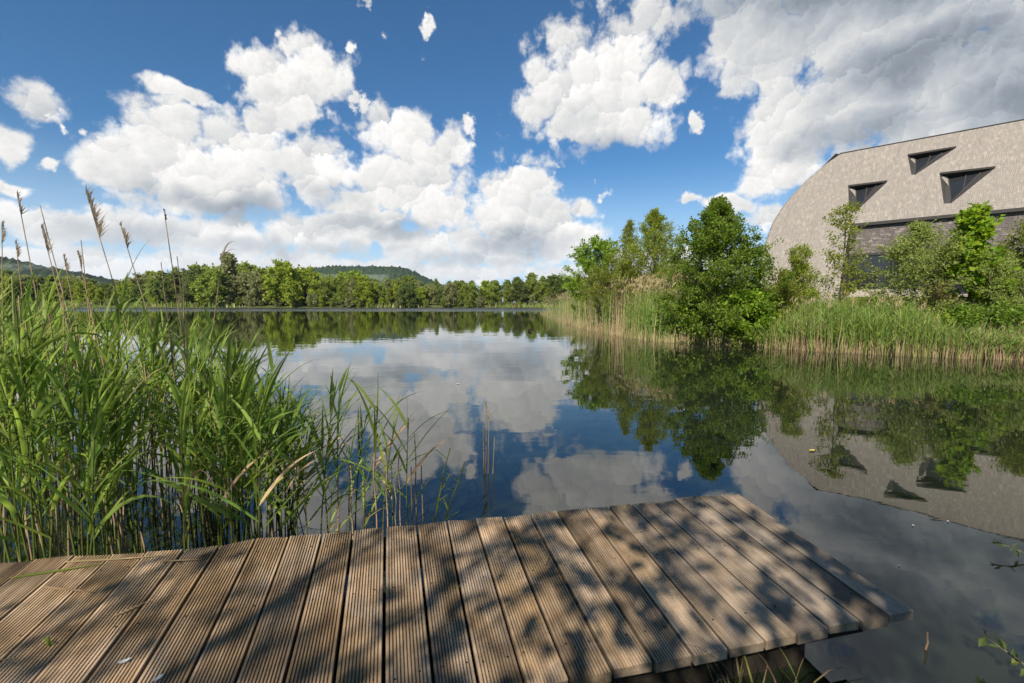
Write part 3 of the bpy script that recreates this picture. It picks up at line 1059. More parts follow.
for q in range(5):
    wm = kinds[q][0].mesh('trunk', M['bark'], True)
    for mk, _ in far_look:
        protos[q, mk] = (wm, kinds[q][1].mesh('crown', M[mk]))
placed = []
tops = [(-160, 262), (-60, 266), (0, 270), (60, 276), (110, 282), (135, 276), (160, 267), (190, 265), (215, 264), (245, 264), (262, 268), (290, 266), (312, 270), (335, 268), (360, 273), (400, 276), (440, 277), (470, 278), (500, 275), (540, 272), (580, 271), (640, 268), (700, 262)]


def far_tree(px, ytop, Y, q, mk, look, label=None, group='trees of the far shore'):
    p = bearing(px, ytop, Y)
    z0 = max(ground_z(p.x, p.y), 0) - .1
    s = (p.z - z0) / 10.0
    root = empty('woodland_tree', (p.x, p.y, z0), rng.uniform(0, 6.28))
    wdt = s * rng.uniform(.85, 1.15)
    root.scale = (wdt, wdt, s)
    tag(root, label or '%s %s tree in the belt of woodland along the far shore' % (look, shape_word[q]), 'tree', group)
    wm, fm = protos[q, mk]
    link('trunk', wm, root)
    link('crown', fm, root)


far_tree(228, 256, 158, 3, 'far_grey', '', 'tallest tree of the far shore, grey green, behind the drooping dry reed')
far_tree(283, 267, 153, 0, 'far_lime', '', 'broad bright lime green tree left of the flat-topped hill')
for row, (Y0, dy, step) in enumerate(((154, 4, 13), (161, 5, 11), (170, 8, 12))):
    px = -170.0
    while px < 690:
        yt = np.interp(px, [a[0] for a in tops], [a[1] for a in tops])
        low = (303 - yt) * (rng.uniform(.48, .76), rng.uniform(.64, .86), rng.uniform(.74, .94))[row]
        q = int(rng.choice(5, p=[.34, .24, .22, .1, .10]))
        mk, look = far_look[int(rng.choice(4, p=[.38, .24, .20, .18]))]
        if px > 420 and row == 2:
            q, (mk, look) = (3, 4)[int(rng.random() > .6)], far_look[int(rng.random() > .5)]
        far_tree(px, 303 - low, Y0 + rng.uniform(-dy, dy), q, mk, look)
        px += step * rng.uniform(.7, 1.3)
# low shrubs right on the far waterline
px = -150.0
while px < 640:
    q = int(rng.choice(3))
    mk, look = far_look[int(rng.choice([0, 2, 3, 3]))]
    far_tree(px, 303 - rng.uniform(1, 8), 151 + rng.uniform(-1, 1), q, mk, look,
             '%s %s shrub low on the far waterline' % (look, ('rounded', 'upright', 'spreading')[q]), 'shrubs on the far waterline')
    px += rng.uniform(9, 20)

# ------------------------------------------------------------------ reed beds of the right bank
def blades(rng, base, H, width, lean, g, mi, segs=3, bend=.25):
    n = len(base)
    az = rng.uniform(0, 2 * np.pi, n)
    d = np.stack([np.cos(az), np.sin(az), np.zeros(n)], 1)
    face = rng.uniform(0, np.pi, n)
    side = np.stack([np.cos(face), np.sin(face), np.zeros(n)], 1)
    lv = []
    for k in range(segs + 1):
        s = k / segs
        c = base + np.array([0, 0, 1.0]) * (H * s)[:, None] + d * (lean * H * (s * .4 + bend * s * s))[:, None]
        wd = width * (1 - s ** 2 * .92) * .5
        lv += [c - side * wd[:, None], c + side * wd[:, None]]
    v = np.stack(lv, 1).reshape(-1, 3)
    o = np.arange(n)[:, None] * (2 * segs + 2)
    f = []
    for k in range(segs):
        f.append(np.stack([o[:, 0] + 2 * k, o[:, 0] + 2 * k + 1, o[:, 0] + 2 * k + 3, o[:, 0] + 2 * k + 2], 1))
    g.add(v, np.concatenate(f), mi)


def shore_points(rng, n, px0, px1, d0, d1):
    """points scattered d0..d1 metres behind the waterline between two bearings"""
    sh = np.array(SHORE)
    px = np.interp(np.linspace(0, 1, 400), [0, 1], [px0, px1])
    xs_ = np.array([unproject(p, np.interp(p, [a[0] for a in SHORE_PX], [a[1] for a in SHORE_PX]))[:2] for p in px])
    seg = np.r_[0, np.cumsum(np.linalg.norm(np.diff(xs_, axis=0), axis=1))]
    # spread evenly as seen, so that the far end is not starved
    u = rng.uniform(0, 1, n)
    i_ = (u * 398).astype(int)
    tdir = norm(xs_[np.minimum(i_ + 1, 399)] - xs_[i_])
    p = xs_[i_] + (xs_[i_ + 1] - xs_[i_]) * rng.random((n, 1))
    nin = np.stack([-tdir[:, 1], tdir[:, 0]], 1)
    nin *= np.sign((nin * norm(p)).sum(1))[:, None]
    return p + nin * rng.uniform(d0, d1, (n, 1)), px[i_]


def reed_stand(seed, px0, px1, n, d1, hprof, dry, name, label, plume_n=0, d0=-.25):
    rng = np.random.default_rng(seed)
    p, px = shore_points(rng, n, px0, px1, d0, d1)
    z = np.maximum(land_height(p), -.1)
    H = np.interp(px, [a[0] for a in hprof], [a[1] for a in hprof]) * rng.uniform(.62, 1.08, n)
    clump = .5 + .25 * np.sin(p[:, 0] * 2.1 + 1.3 * np.sin(p[:, 1] * 1.1)) + .25 * np.sin(p[:, 1] * 3.7 + p[:, 0] * 4.9)
    H *= .66 + .42 * clump
    base = np.c_[p, z]
    g = Geo()
    patch = .5 + .5 * np.sin(p[:, 0] * 1.7 + 2.0 * np.sin(p[:, 1] * .9 + seed))
    isdry = rng.random(n) < dry * (.35 + 1.5 * patch)
    wdt = rng.uniform(.012, .030, n)
    k = ~isdry
    blades(rng, base[k], H[k], wdt[k], .16, g, 0)
    # leaves that spread from the stems
    kk = np.where(k)[0]
    rep = np.repeat(kk, 3)
    b2 = base[rep] + np.array([0, 0, 1.0]) * (H[rep] * rng.uniform(.25, .85, len(rep)))[:, None]
    az = rng.uniform(0, 2 * np.pi, len(rep))
    ax = norm(np.stack([np.cos(az), np.sin(az), rng.uniform(.6, 2.2, len(rep))], 1))
    ln = rng.uniform(.25, .55, len(rep))
    g.add(*leaf_quads(b2, ax, norm(rng.normal(0, 1, (len(rep), 3))), ln, rng.uniform(.016, .03, len(rep)), -.1), 0)
    blades(rng, base[isdry], H[isdry] * np.where(rng.random(isdry.sum()) < .6, .45, 1.08), wdt[isdry] * .8, .12, g, 1)
    # last year's bleached stubs along the waterline
    ns_ = n // 2
    ps, _ = shore_points(rng, ns_, px0, px1, d0, .5)
    bs = np.c_[ps, np.maximum(land_height(ps), -.1)]
    blades(rng, bs, rng.uniform(.12, .62, ns_) * rng.uniform(.5, 1.2, ns_), rng.uniform(.010, .022, ns_), .3, g, 1)
    if plume_n:
        pp, px2 = shore_points(rng, plume_n, px0, px1, .3, d1)
        zz = np.maximum(land_height(pp), -.1)
        H2 = np.interp(px2, [a[0] for a in hprof], [a[1] for a in hprof]) * rng.uniform(.85, 1.14, plume_n)
        bb = np.c_[pp, zz]
        blades(rng, bb, H2, np.full(plume_n, .014), .10, g, 1)
        tip = bb + np.array([0, 0, 1.0]) * (H2 * .93)[:, None]
        rep = np.repeat(np.arange(plume_n), 5)
        az = rng.uniform(-.5, 1.2, len(rep))
        ax = norm(np.stack([np.cos(az) * .5, np.sin(az) * .5, rng.uniform(.4, 1.4, len(rep))], 1))
        g.add(*leaf_quads(tip[rep] + rng.normal(0, .03, (len(rep), 3)), ax, norm(rng.normal(0, 1, (len(rep), 3))), rng.uniform(.12, .26, len(rep)), np.full(len(rep), .022)), 2)
    o = link(name, g.mesh(name, [M['bank_reed'], M['bank_dry'], M['bank_dry']]))
    tag(o, label, 'reeds', None, 'stuff')


reed_stand(41, 541, 676, 5000, 4.5, [(541, 1.9), (560, 2.4), (600, 2.45), (640, 2.3), (672, 1.9)], .55, 'reed_bed',
           'pale tan-topped reed bed on the tip of the right bank', 1700)
reed_stand(42, 742, 1100, 6500, 2.6, [(742, .8), (765, 1.25), (800, 1.5), (900, 1.4), (945, 1.0), (985, .6), (1100, .6)], .27, 'reed_bed',
           'green reed bed at the water in front of the building', 60)
reed_stand(43, 665, 745, 500, 1.2, [(665, 1.0), (700, .5), (745, .7)], .5, 'reed_bed', 'thin dry reeds at the foot of the alder')
reed_stand(44, 950, 1100, 2400, 1.2, [(950, .5), (980, .85), (1100, .95)], .92, 'dry_reeds', 'collapsed straw coloured reeds at the right waterline', 0)

# low growth on the bank behind the reeds
rng = np.random.default_rng(9)
p, px = shore_points(rng, 9000, 548, 1120, 1.5, 9.0)
z = land_height(p)
g = Geo()
blades(rng, np.c_[p, z], rng.uniform(.25, .85, len(p)), rng.uniform(.012, .035, len(p)), .5, g, 0)
rep = rng.choice(len(p), 9000)
pos = np.c_[p, z][rep] + np.c_[rng.normal(0, .15, (9000, 2)), rng.uniform(.05, .7, 9000)]
g.add(*leaf_quads(pos, norm(rng.normal(0, 1, (9000, 3))), norm(rng.normal(0, .6, (9000, 3)) + [0, 0, .8]), rng.uniform(.06, .14, 9000), rng.uniform(.04, .09, 9000)), 1)
tag(link('undergrowth', g.mesh('undergrowth', [M['grass'], M['shrub']])), 'rough grass and weeds on the right bank', 'undergrowth', None, 'stuff')
# far shore fringe of pale grass
p = np.c_[rng.uniform(-150, 80, 6000), rng.uniform(148, 153, 6000)]
patchy = np.sin(p[:, 0] * .11) + np.sin(p[:, 0] * .043 + 1) + rng.normal(0, .4, 6000)
p = p[patchy > .5]
NF_ = len(p)
z = np.maximum(land_height(p), 0)
g = Geo()
k = rng.random(NF_) < .65
blades(rng, np.c_[p, z][k], rng.uniform(.7, 2.0, k.sum()), rng.uniform(.15, .4, k.sum()), .4, g, 0)
blades(rng, np.c_[p, z][~k], rng.uniform(.6, 1.6, (~k).sum()), rng.uniform(.15, .4, (~k).sum()), .4, g, 1)
tag(link('shore_grass', g.mesh('shore_grass', [M['bank_reed'], M['bank_dry']])), 'pale grass fringe along the far waterline', 'grass', None, 'stuff')

# ------------------------------------------------------------------ wooden dock
m, t = material('weathered_board')
co = t.n('ShaderNodeTexCoord').outputs['Object']
ob = t.n('ShaderNodeObjectInfo')
off = t.v('ADD', co, t.v('MULTIPLY', ob.outputs['Location'], (7.0, 7.0, 7.0)))
long_ = t.v('MULTIPLY', off, (14.0, 1.1, 14.0))
g1 = t.noise(long_, 2.2, 6, .68)
g2 = t.noise(long_, 9.0, 3, .6)
blot = t.noise(off, 5.0, 5, .62)
col = t.mix(t.mr(g1, .3, .7), (0.235, 0.155, 0.086), (0.490, 0.340, 0.200))
col = t.mix(t.mr(blot, .52, .75, 0, .55), col, (0.30, 0.265, 0.22))
col = t.mix(t.mr(blot, .42, .25, 0, .5), col, (0.085, 0.065, 0.048))
lx = t.n('ShaderNodeSeparateXYZ', i_Vector=ob.outputs['Location']).outputs[0]
grey = t.mr(lx, 0.2, 1.4, 0.05, .55)
col = t.mix(grey, col, t.mix(g1, (0.17, 0.15, 0.13), (0.34, 0.31, 0.27)))
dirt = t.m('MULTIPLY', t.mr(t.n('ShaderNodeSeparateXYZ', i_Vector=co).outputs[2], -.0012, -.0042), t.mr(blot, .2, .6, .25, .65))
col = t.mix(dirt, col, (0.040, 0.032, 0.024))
hs = t.n('ShaderNodeHueSaturation', i_Color=col)
stain = t.noise(t.v('MULTIPLY', off, (3.2, 1.6, 3.2)), 1.0, 5, .66)
t.put(hs.inputs['Value'], t.m('MULTIPLY', t.m('MULTIPLY_ADD', ob.outputs['Random'], .50, .70), t.mr(stain, .34, .62, .62, 1.06)))
t.put(hs.inputs['Saturation'], t.mr(stain, .30, .70, 1.12, .82))
b = t.n('ShaderNodeBsdfPrincipled', i_Roughness=0.82)
b.inputs['Specular IOR Level'].default_value = 0.3
t.put(b.inputs['Base Color'], hs.outputs[0])
hgt = t.m('ADD', t.m('MULTIPLY', g1, .7), t.m('MULTIPLY', g2, .5))
t.put(b.inputs['Normal'], t.n('ShaderNodeBump', i_Strength=0.55, i_Distance=0.004, i_Height=hgt).outputs[0])
finish(t, b)
M['board'] = m
M['shade_dark_timber'] = bark_mat('shade_darkened_timber', (0.010, 0.008, 0.006), (0.024, 0.019, 0.014), 6)  # shade under the dock is put into this near-black colour

DECK_Z = 0.32
# joints between the boards: lake end, bank end (metres)
JOINTS = [((1.411, 2.731), (1.553, 1.658)), ((1.283, 2.717), (1.431, 1.629)), ((1.135, 2.702), (1.302, 1.599)), ((0.985, 2.659), (1.160, 1.565)),
          ((0.845, 2.617), (1.020, 1.532)), ((0.699, 2.584), (0.885, 1.500)), ((0.564, 2.564), (0.743, 1.467)), ((0.422, 2.538), (0.609, 1.435)),
          ((0.257, 2.512), (0.471, 1.403)), ((0.099, 2.469), (0.327, 1.369)), ((-0.050, 2.421), (0.182, 1.334)), ((-0.203, 2.404), (0.046, 1.302)),
          ((-0.355, 2.392), (-0.091, 1.270)), ((-0.510, 2.347), (-0.222, 1.239)), ((-0.670, 2.314), (-0.367, 1.205)), ((-0.827, 2.272), (-0.514, 1.170)),
          ((-0.972, 2.241), (-0.660, 1.134)), ((-1.129, 2.211), (-0.798, 1.103)), ((-1.290, 2.201), (-0.936, 1.071)), ((-1.434, 2.135), (-1.085, 1.036)),
          ((-1.579, 2.098), (-1.237, 1.000)), ((-1.737, 2.067), (-1.384, 0.965)), ((-1.882, 2.049), (-1.545, 0.927)), ((-2.045, 2.037), (-1.693, 0.892)),
          ((-2.200, 2.000), (-1.845, 0.857)), ((-2.355, 1.970), (-1.997, 0.822)), ((-2.510, 1.935), (-2.149, 0.787))]
dock = empty('wooden_dock', (-0.2, 1.8, 0))
tag(dock, 'weathered wooden dock of grooved boards reaching over the lake', 'dock')
rng = np.random.default_rng(5)
for k in range(len(JOINTS) - 1):
    (A, B), (A2, B2) = JOINTS[k], JOINTS[k + 1]
    A, B, A2, B2 = (np.array(q, float) for q in (A, B, A2, B2))
    # a bank end that runs on out of sight towards the viewer for the left boards
    cA, cB = (A + A2) / 2, (B + B2) / 2
    wA, wB = np.linalg.norm(A - A2), np.linalg.norm(B - B2)
    L = np.linalg.norm(cA - cB)
    yd = (cA - cB) / L
    xd = np.array([yd[1], -yd[0]])
    gapw = rng.uniform(.009, .015)
    hw0, hw1 = (wB - gapw) / 2, (wA - gapw) / 2
    # grooved section: ribs and rounded grooves over the top, plain edges
    prof = [(-1.0, -.036), (-1.0, -.004), (-.975, 0.0)]
    ng = 11
    for q in range(ng):
        c_ = -.90 + 1.80 * (q + .5) / ng
        h_ = 1.80 / ng * .5
        prof += [(c_ - h_ * .52, 0.0), (c_ - h_ * .20, -.0058), (c_ + h_ * .20, -.0058), (c_ + h_ * .52, 0.0)]
    prof += [(.975, 0.0), (1.0, -.004), (1.0, -.036)]
    prof = np.array(prof)
    ns = 9
    g = Geo()
    tilt, twist, bow = rng.normal(0, .0018), rng.normal(0, .0025), rng.normal(0, .003)
    end0, end1 = rng.normal(0, .003), rng.normal(0, .003)
    # the ends are cut along the edges of the dock, a little askew
    eA, eB = A2 - A, B2 - B
    kA, kB = (eA @ yd) / (eA @ xd), (eB @ yd) / (eB @ xd)
    rows = []
    for s in np.linspace(0, 1, ns):
        hw = hw0 + (hw1 - hw0) * s
        y = -L / 2 + L * s + (end0 if s == 0 else 0) + (end1 if s == 1 else 0)
        x = prof[:, 0] * hw
        z = prof[:, 1] + (tilt + twist * (s - .5)) * prof[:, 0] + bow * (s - .5) ** 2 * 4 + rng.normal(0, .0006)
        rows.append(np.c_[x, y + x * (kB + (kA - kB) * s), z])
    n = len(prof)
    screws = []
    v = np.concatenate(rows)
    i = np.arange(ns - 1)[:, None] * n + np.arange(n - 1)[None, :]
    g.add(v, np.stack([i, i + 1, i + n + 1, i + n], -1).reshape(-1, 4))
    bot = np.array([[0, n - 1, (ns - 1) * n + n - 1, (ns - 1) * n]])
    g.add(v, bot[:, ::-1])
    for yy in (-L / 2 + .14, .03, L / 2 - .13):
        for xx in (-.62, .62):
            th = np.arange(8) * math.pi / 4
            c_ = np.c_[xx * hw0 + .0042 * np.cos(th) + rng.normal(0, .003), yy + .0042 * np.sin(th) + rng.normal(0, .004), np.full(8, .0012)]
            screws.append(c_)
    o = link('board', g.mesh('board', [M['board'], M['shade_dark_timber']]), dock)
    # end grain faces as fans
    bm = bmesh.new()
    bm.from_mesh(o.data)
    bm.verts.ensure_lookup_table()
    bmesh.ops.remove_doubles(bm, verts=bm.verts, dist=1e-5)
    bmesh.ops.holes_fill(bm, edges=[e for e in bm.edges if e.is_boundary], sides=0)
    bmesh.ops.recalc_face_normals(bm, faces=bm.faces)
    for c_ in screws:
        f_ = bm.faces.new([bm.verts.new(q) for q in c_])
        f_.material_index = 1
    bm.to_mesh(o.data)
    bm.free()
    mid = (cA + cB) / 2
    o.location = (mid[0] + .2, mid[1] - 1.8, DECK_Z)
    o.rotation_euler = (0, 0, math.atan2(-yd[0], yd[1]))


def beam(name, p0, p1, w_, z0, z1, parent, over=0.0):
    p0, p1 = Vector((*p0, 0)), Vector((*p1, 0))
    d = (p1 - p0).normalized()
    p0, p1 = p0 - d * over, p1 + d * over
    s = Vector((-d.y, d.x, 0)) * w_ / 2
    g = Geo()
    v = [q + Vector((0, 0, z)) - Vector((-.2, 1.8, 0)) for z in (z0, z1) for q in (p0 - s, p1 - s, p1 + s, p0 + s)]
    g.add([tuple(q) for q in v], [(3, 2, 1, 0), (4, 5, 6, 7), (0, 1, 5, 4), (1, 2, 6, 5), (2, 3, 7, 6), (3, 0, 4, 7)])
    return link(name, g.mesh(name, M['shade_dark_timber']), parent)


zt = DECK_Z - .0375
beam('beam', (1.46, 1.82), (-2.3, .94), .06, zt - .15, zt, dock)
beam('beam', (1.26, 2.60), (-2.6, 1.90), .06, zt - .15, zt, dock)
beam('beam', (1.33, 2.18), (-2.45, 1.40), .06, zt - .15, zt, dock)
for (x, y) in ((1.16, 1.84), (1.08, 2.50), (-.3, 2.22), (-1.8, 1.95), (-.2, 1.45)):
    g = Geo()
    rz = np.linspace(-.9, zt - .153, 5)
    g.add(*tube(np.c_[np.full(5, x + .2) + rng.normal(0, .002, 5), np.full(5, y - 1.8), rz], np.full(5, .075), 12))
    link('post', g.mesh('post', M['shade_dark_timber'], True), dock)
g = Geo()
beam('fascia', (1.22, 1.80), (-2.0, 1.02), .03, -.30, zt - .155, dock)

# ------------------------------------------------------------------ reeds beside the dock
def ribbon(g, p0, d0, length, width, droop, rng, mi=0, segs=7, twist=0.0):
    d = np.array(d0, float)
    d /= np.linalg.norm(d)
    p = np.array(p0, float)
    step = length / segs
    side = np.cross(d, [0, 0, 1.0])
    side /= np.linalg.norm(side) + 1e-9
    ca, sa = math.cos(twist), math.sin(twist)
    rows = []
    for k in range(segs + 1):
        s = k / segs
        w_ = width * (min(1, .45 + 2.6 * s) * (1 - s ** 1.9)) * .5 + .0006
        up = np.cross(side, d)
        sd = side * ca + up * sa
        fold = np.cross(sd, d) * w_ * .35
        rows += [p - sd * w_, p + fold, p + sd * w_]
        p = p + d * step
        d = d + np.array([0, 0, -1.0]) * droop * step * (.4 + 1.6 * s) + rng.normal(0, .015, 3)
        d /= np.linalg.norm(d)
    o = []
    for k in range(segs):
        a = 3 * k
        o += [(a, a + 1, a + 4, a + 3), (a + 1, a + 2, a + 5, a + 4)]
    g.add(rows, o, mi)


def reed_plant(seed, H, nleaf, wind=.6, leaf=(.34, .60), width=(.012, .027), low=.36):
    """stem and leaves of one reed, height H to the top of the stem"""
    rng = np.random.default_rng(seed)
    st, lf = Geo(), Geo()
    lean = np.array([rng.normal(.05, .06), rng.normal(0, .05), 0])
    q = np.linspace(0, 1, 8)[:, None]
    pts = np.array([0, 0, 1.0]) * H * q + lean * H * q ** 2
    st.add(*tube(pts, np.linspace(.0052, .0022, 8), 5))
    az = rng.uniform(0, 6.28)
    nleaf += 2
    for k in range(nleaf):
        s = low + (1 - low) * (k + .6 * rng.random()) / nleaf
        p = np.array([np.interp(s, q[:, 0], pts[:, c]) for c in range(3)])
        az += math.pi + rng.normal(0, .5)
        h = np.array([math.cos(az), math.sin(az) * .8, 0]) + np.array([wind, .0, 0])
        h /= np.linalg.norm(h) + 1e-9
        e = rng.uniform(.62, 1.15) + .2 * s
        d = h * math.cos(e) + np.array([0, 0, math.sin(e)])
        L = rng.uniform(*leaf) * (1.0 if s < .85 else .85) * (.7 + .3 * math.sin(math.pi * min(1, s + .1)))
        ribbon(lf, p, d, L, rng.uniform(*width), rng.uniform(.7, 3.2) * (2.0 if rng.random() < .12 else 1), rng, 1 if s < .6 and rng.random() < .11 else 0, 7, rng.normal(0, .6))
    ribbon(lf, pts[-2], lean + np.array([rng.normal(.1, .1), rng.normal(0, .1), 1.0]), rng.uniform(.22, .36), .016, rng.uniform(.2, 1.2), rng)
    return st.mesh('reed', M['reed_stem'], True), lf.mesh('leaves', [M['reed_leaf'], M['dry_leaf']], True)


def far_edge(x):
    xs_ = [j[0][0] for j in JOINTS][::-1]
    return float(np.interp(x, xs_, [j[0][1] for j in JOINTS][::-1]))


rng = np.random.default_rng(21)
reed_kinds = [(h, reed_plant(300 + q, h, n_)) for q, (h, n_) in enumerate([(1.0, 7), (1.1, 8), (1.2, 8), (1.2, 9), (1.3, 9), (1.3, 8), (1.4, 9), (1.4, 10), (1.5, 10), (1.5, 9), (1.6, 10), (1.7, 11), (0.8, 6), (0.9, 6), (.7, 5), (1.15, 9)])]


def put_reed(x, y, H, label, group, low=-.05):
    h, (sm, lm) = min(reed_kinds, key=lambda a: abs(a[0] - H) + rng.uniform(0, .22))
    o = link('reed', sm, None, (x, y, low))
    k = H / h
    o.scale = (k ** .5, k ** .5, k)
    o.rotation_euler = (rng.normal(0, .05), rng.normal(.02, .06), rng.uniform(-.7, .7) + (math.pi if rng.random() < .22 else 0))
    tag(o, label, 'reed', group)
    link('leaves', lm, o)
    return o


TOP = [(-120, 235), (-40, 250), (0, 262), (40, 275), (80, 288), (120, 292), (160, 294), (200, 312), (235, 332), (262, 352), (285, 385), (310, 420)]
BED = 'green reed with long arching leaves in the dense bed left of the dock'
n = 0
while n < 250:
    px = rng.uniform(-110, 292)
    u = rng.random() ** 1.25
    Y = 2.12 + u * (3.0 if px < 190 else 1.5)
    x = (px - 512) / 455.0 * Y
    if Y < far_edge(x) + .13 and x > -2.75:
        continue
    yt = np.interp(px, [a[0] for a in TOP], [a[1] for a in TOP])
    H = (1.5 - (yt - 303) / 455.0 * Y) * rng.uniform(.68, .97) - .08
    if H < .45:
        continue
    put_reed(x, Y, H, BED, 'green reeds of the dense bed')
    n += 1
# reeds close by the left edge of the dock
for q in range(11):
    x = rng.uniform(-2.75, -1.95)
    y = far_edge(x) + rng.uniform(.05, .3) if x > -2.5 else rng.uniform(1.5, 2.2)
    put_reed(x, y, rng.uniform(.8, 1.7), 'green reed crowding the left edge of the dock close to the viewer', 'reeds at the left edge of the dock')

# loose reeds standing apart in open water right of the bed: bearing of the base, distance, bearing and height of the top
LOOSE = [(312, 2.75, 352), (322, 2.62, 392), (332, 2.85, 350), (341, 2.7, 410), (349, 2.9, 385), (356, 2.58, 440), (366, 2.75, 372), (377, 2.66, 395), (388, 2.9, 430), (300, 2.6, 430), (318, 2.5, 455), (404, 2.62, 384)]
for q, (px, Y, yt) in enumerate(LOOSE):
    H = 1.5 - (yt - 303) / 455.0 * Y - .16
    lab = 'slim green reed in the loose row between the dense bed and the open water'
    o = put_reed((px - 512) / 455.0 * Y, Y, H, lab, 'loose reeds beside the bed')
    if q == len(LOOSE) - 1:
        o['label'] = 'rightmost tall green reed in the open water behind the dock edge'
        del o['group']
    o.rotation_euler[1] *= .5


def short_stub(px, Y, yt, label, group, leafy=0, matk='dry_stem', lean=.0):
    rng_ = np.random.default_rng(abs(int(px * 7)))
    H = 1.5 - (yt - 303) / 455.0 * Y
    g, lf = Geo(), Geo()
    q = np.linspace(0, 1, 6)[:, None]
    pts = np.array([0, 0, 1.0]) * (H + .05) * q + np.array([lean, 0, 0]) * H * q ** 1.5 + rng_.normal(0, .004, (6, 3))
    g.add(*tube(pts, np.linspace(.0055, .0035, 6), 5))
    o = link('reed_stalk', g.mesh('reed_stalk', M[matk], True), None, ((px - 512) / 455.0 * Y, Y, -.05))
    tag(o, label, 'reed stalk', group)
    if leafy:
        for k in range(leafy):
            s = .35 + .65 * k / leafy
            p = np.array([np.interp(s, q[:, 0], pts[:, c]) for c in range(3)])
            a = rng_.uniform(0, 6.28)
            ribbon(lf, p, (math.cos(a), math.sin(a) * .5, rng_.uniform(.4, 1.2)), rng_.uniform(.07, .16), .014, 2.0, rng_)
        link('leaves', lf.mesh('leaves', M['reed_leaf'], True), o)
    return o


for px, Y, yt in ((383, 2.6, 442), (412, 2.66, 436), (408, 2.6, 470), (396, 2.7, 452), (371, 2.55, 455), (360, 2.7, 470), (419, 2.75, 468), (346, 2.6, 470), (331, 2.55, 480), (391, 2.52, 488)):
    short_stub(px, Y, yt, 'broken tan reed stalk among the loose reeds', 'broken reed stalks')
for px, Y, yt, ln_, lb in ((428, 2.62, 452, .18, 'small leafy willow-like shoot beside the dock edge, the left of two'), (434, 2.60, 466, .30, 'small leafy shoot leaning right beside the dock edge')):
    short_stub(px, Y, yt, lb, None, 7, 'reed_stem', ln_)['category'] = 'shoot'
# the lone tuft further out
lone = short_stub(485, 3.9, 402, 'lone reed tuft standing in open water beyond the dock', None, 6, 'dry_stem', .02)
lone['category'] = 'reed tuft'
gg = Geo()
for dx, h in ((.02, .62), (-.015, .45), (.06, .38)):
    q = np.linspace(0, 1, 5)[:, None]
    gg.add(*tube(np.array([dx, .01, 0]) + np.array([dx * .8, 0, 1.0]) * h * q, np.linspace(.006, .003, 5), 5))
link('stalks', gg.mesh('stalks', M['dry_stem'], True), lone)

# dry reed stalks of last year with feathery heads above the bed
def dry_reed(px_b, px_t, yt, Y, label, head, hlen, bend=0.0):
    rng_ = np.random.default_rng(abs(int(px_t * 13 + yt)))
    px_b = px_t + (px_b - px_t) * min(3.2, (500 - yt) / (292 - yt))    # carry the lean on down to the water
    b0 = np.array([(px_b - 512) / 455.0 * Y, Y, -.05])
    tp = bearing(px_t, yt, Y)
    top = np.array([tp.x, tp.y, tp.z])
    q = np.linspace(0, 1, 12)[:, None]
    pts = (top - b0) * q + np.array([bend, 0, 0]) * (np.sin(q * np.pi) * .5)
    g, hd = Geo(), Geo()
    g.add(*tube(pts, np.linspace(.0055, .0022, 12), 5))
    for k in (3, 5, 7):                              # withered sheaths
        if rng_.random() < .6:
            ribbon(g, pts[k], (rng_.normal(0, .5), rng_.normal(0, .3), .9), rng_.uniform(.12, .3), .014, 2.5, rng_)
    o = link('dry_reed', g.mesh('dry_reed', M['dry_stem'], True), None, tuple(b0))
    tag(o, label, 'dry reed')
    if head == 'hook':
        d = np.array([.35, 0, 1.0])
        ribbon(hd, pts[-1], d, hlen, .02, 14.0, rng_, 0, 10)
        ribbon(hd, pts[-1], (.6, .1, .9), hlen * .8, .016, 15.0, rng_, 0, 10)
    elif head != 'bare':
        nf = {'full': 120, 'thin': 50, 'tuft': 34}[head]
        ax = norm(pts[-1] - pts[-3])
        for k in range(nf):
            s = rng_.random()
            p = pts[-1] + ax * (s - .35) * hlen
            a = rng_.uniform(-1.0, 1.0)
            d = ax * 1.0 + np.array([.75 * math.cos(a), .4 * math.sin(a), -.25]) * rng_.uniform(.2, 1.3)
            ribbon(hd, p, d, hlen * rng_.uniform(.18, .42) * (1.15 - .6 * s), rng_.uniform(.005, .009), 5.0, rng_, 0, 4)
    if hd.nv:
        link('seed_head', hd.mesh('seed_head', M['plume'], True), o)
    return o


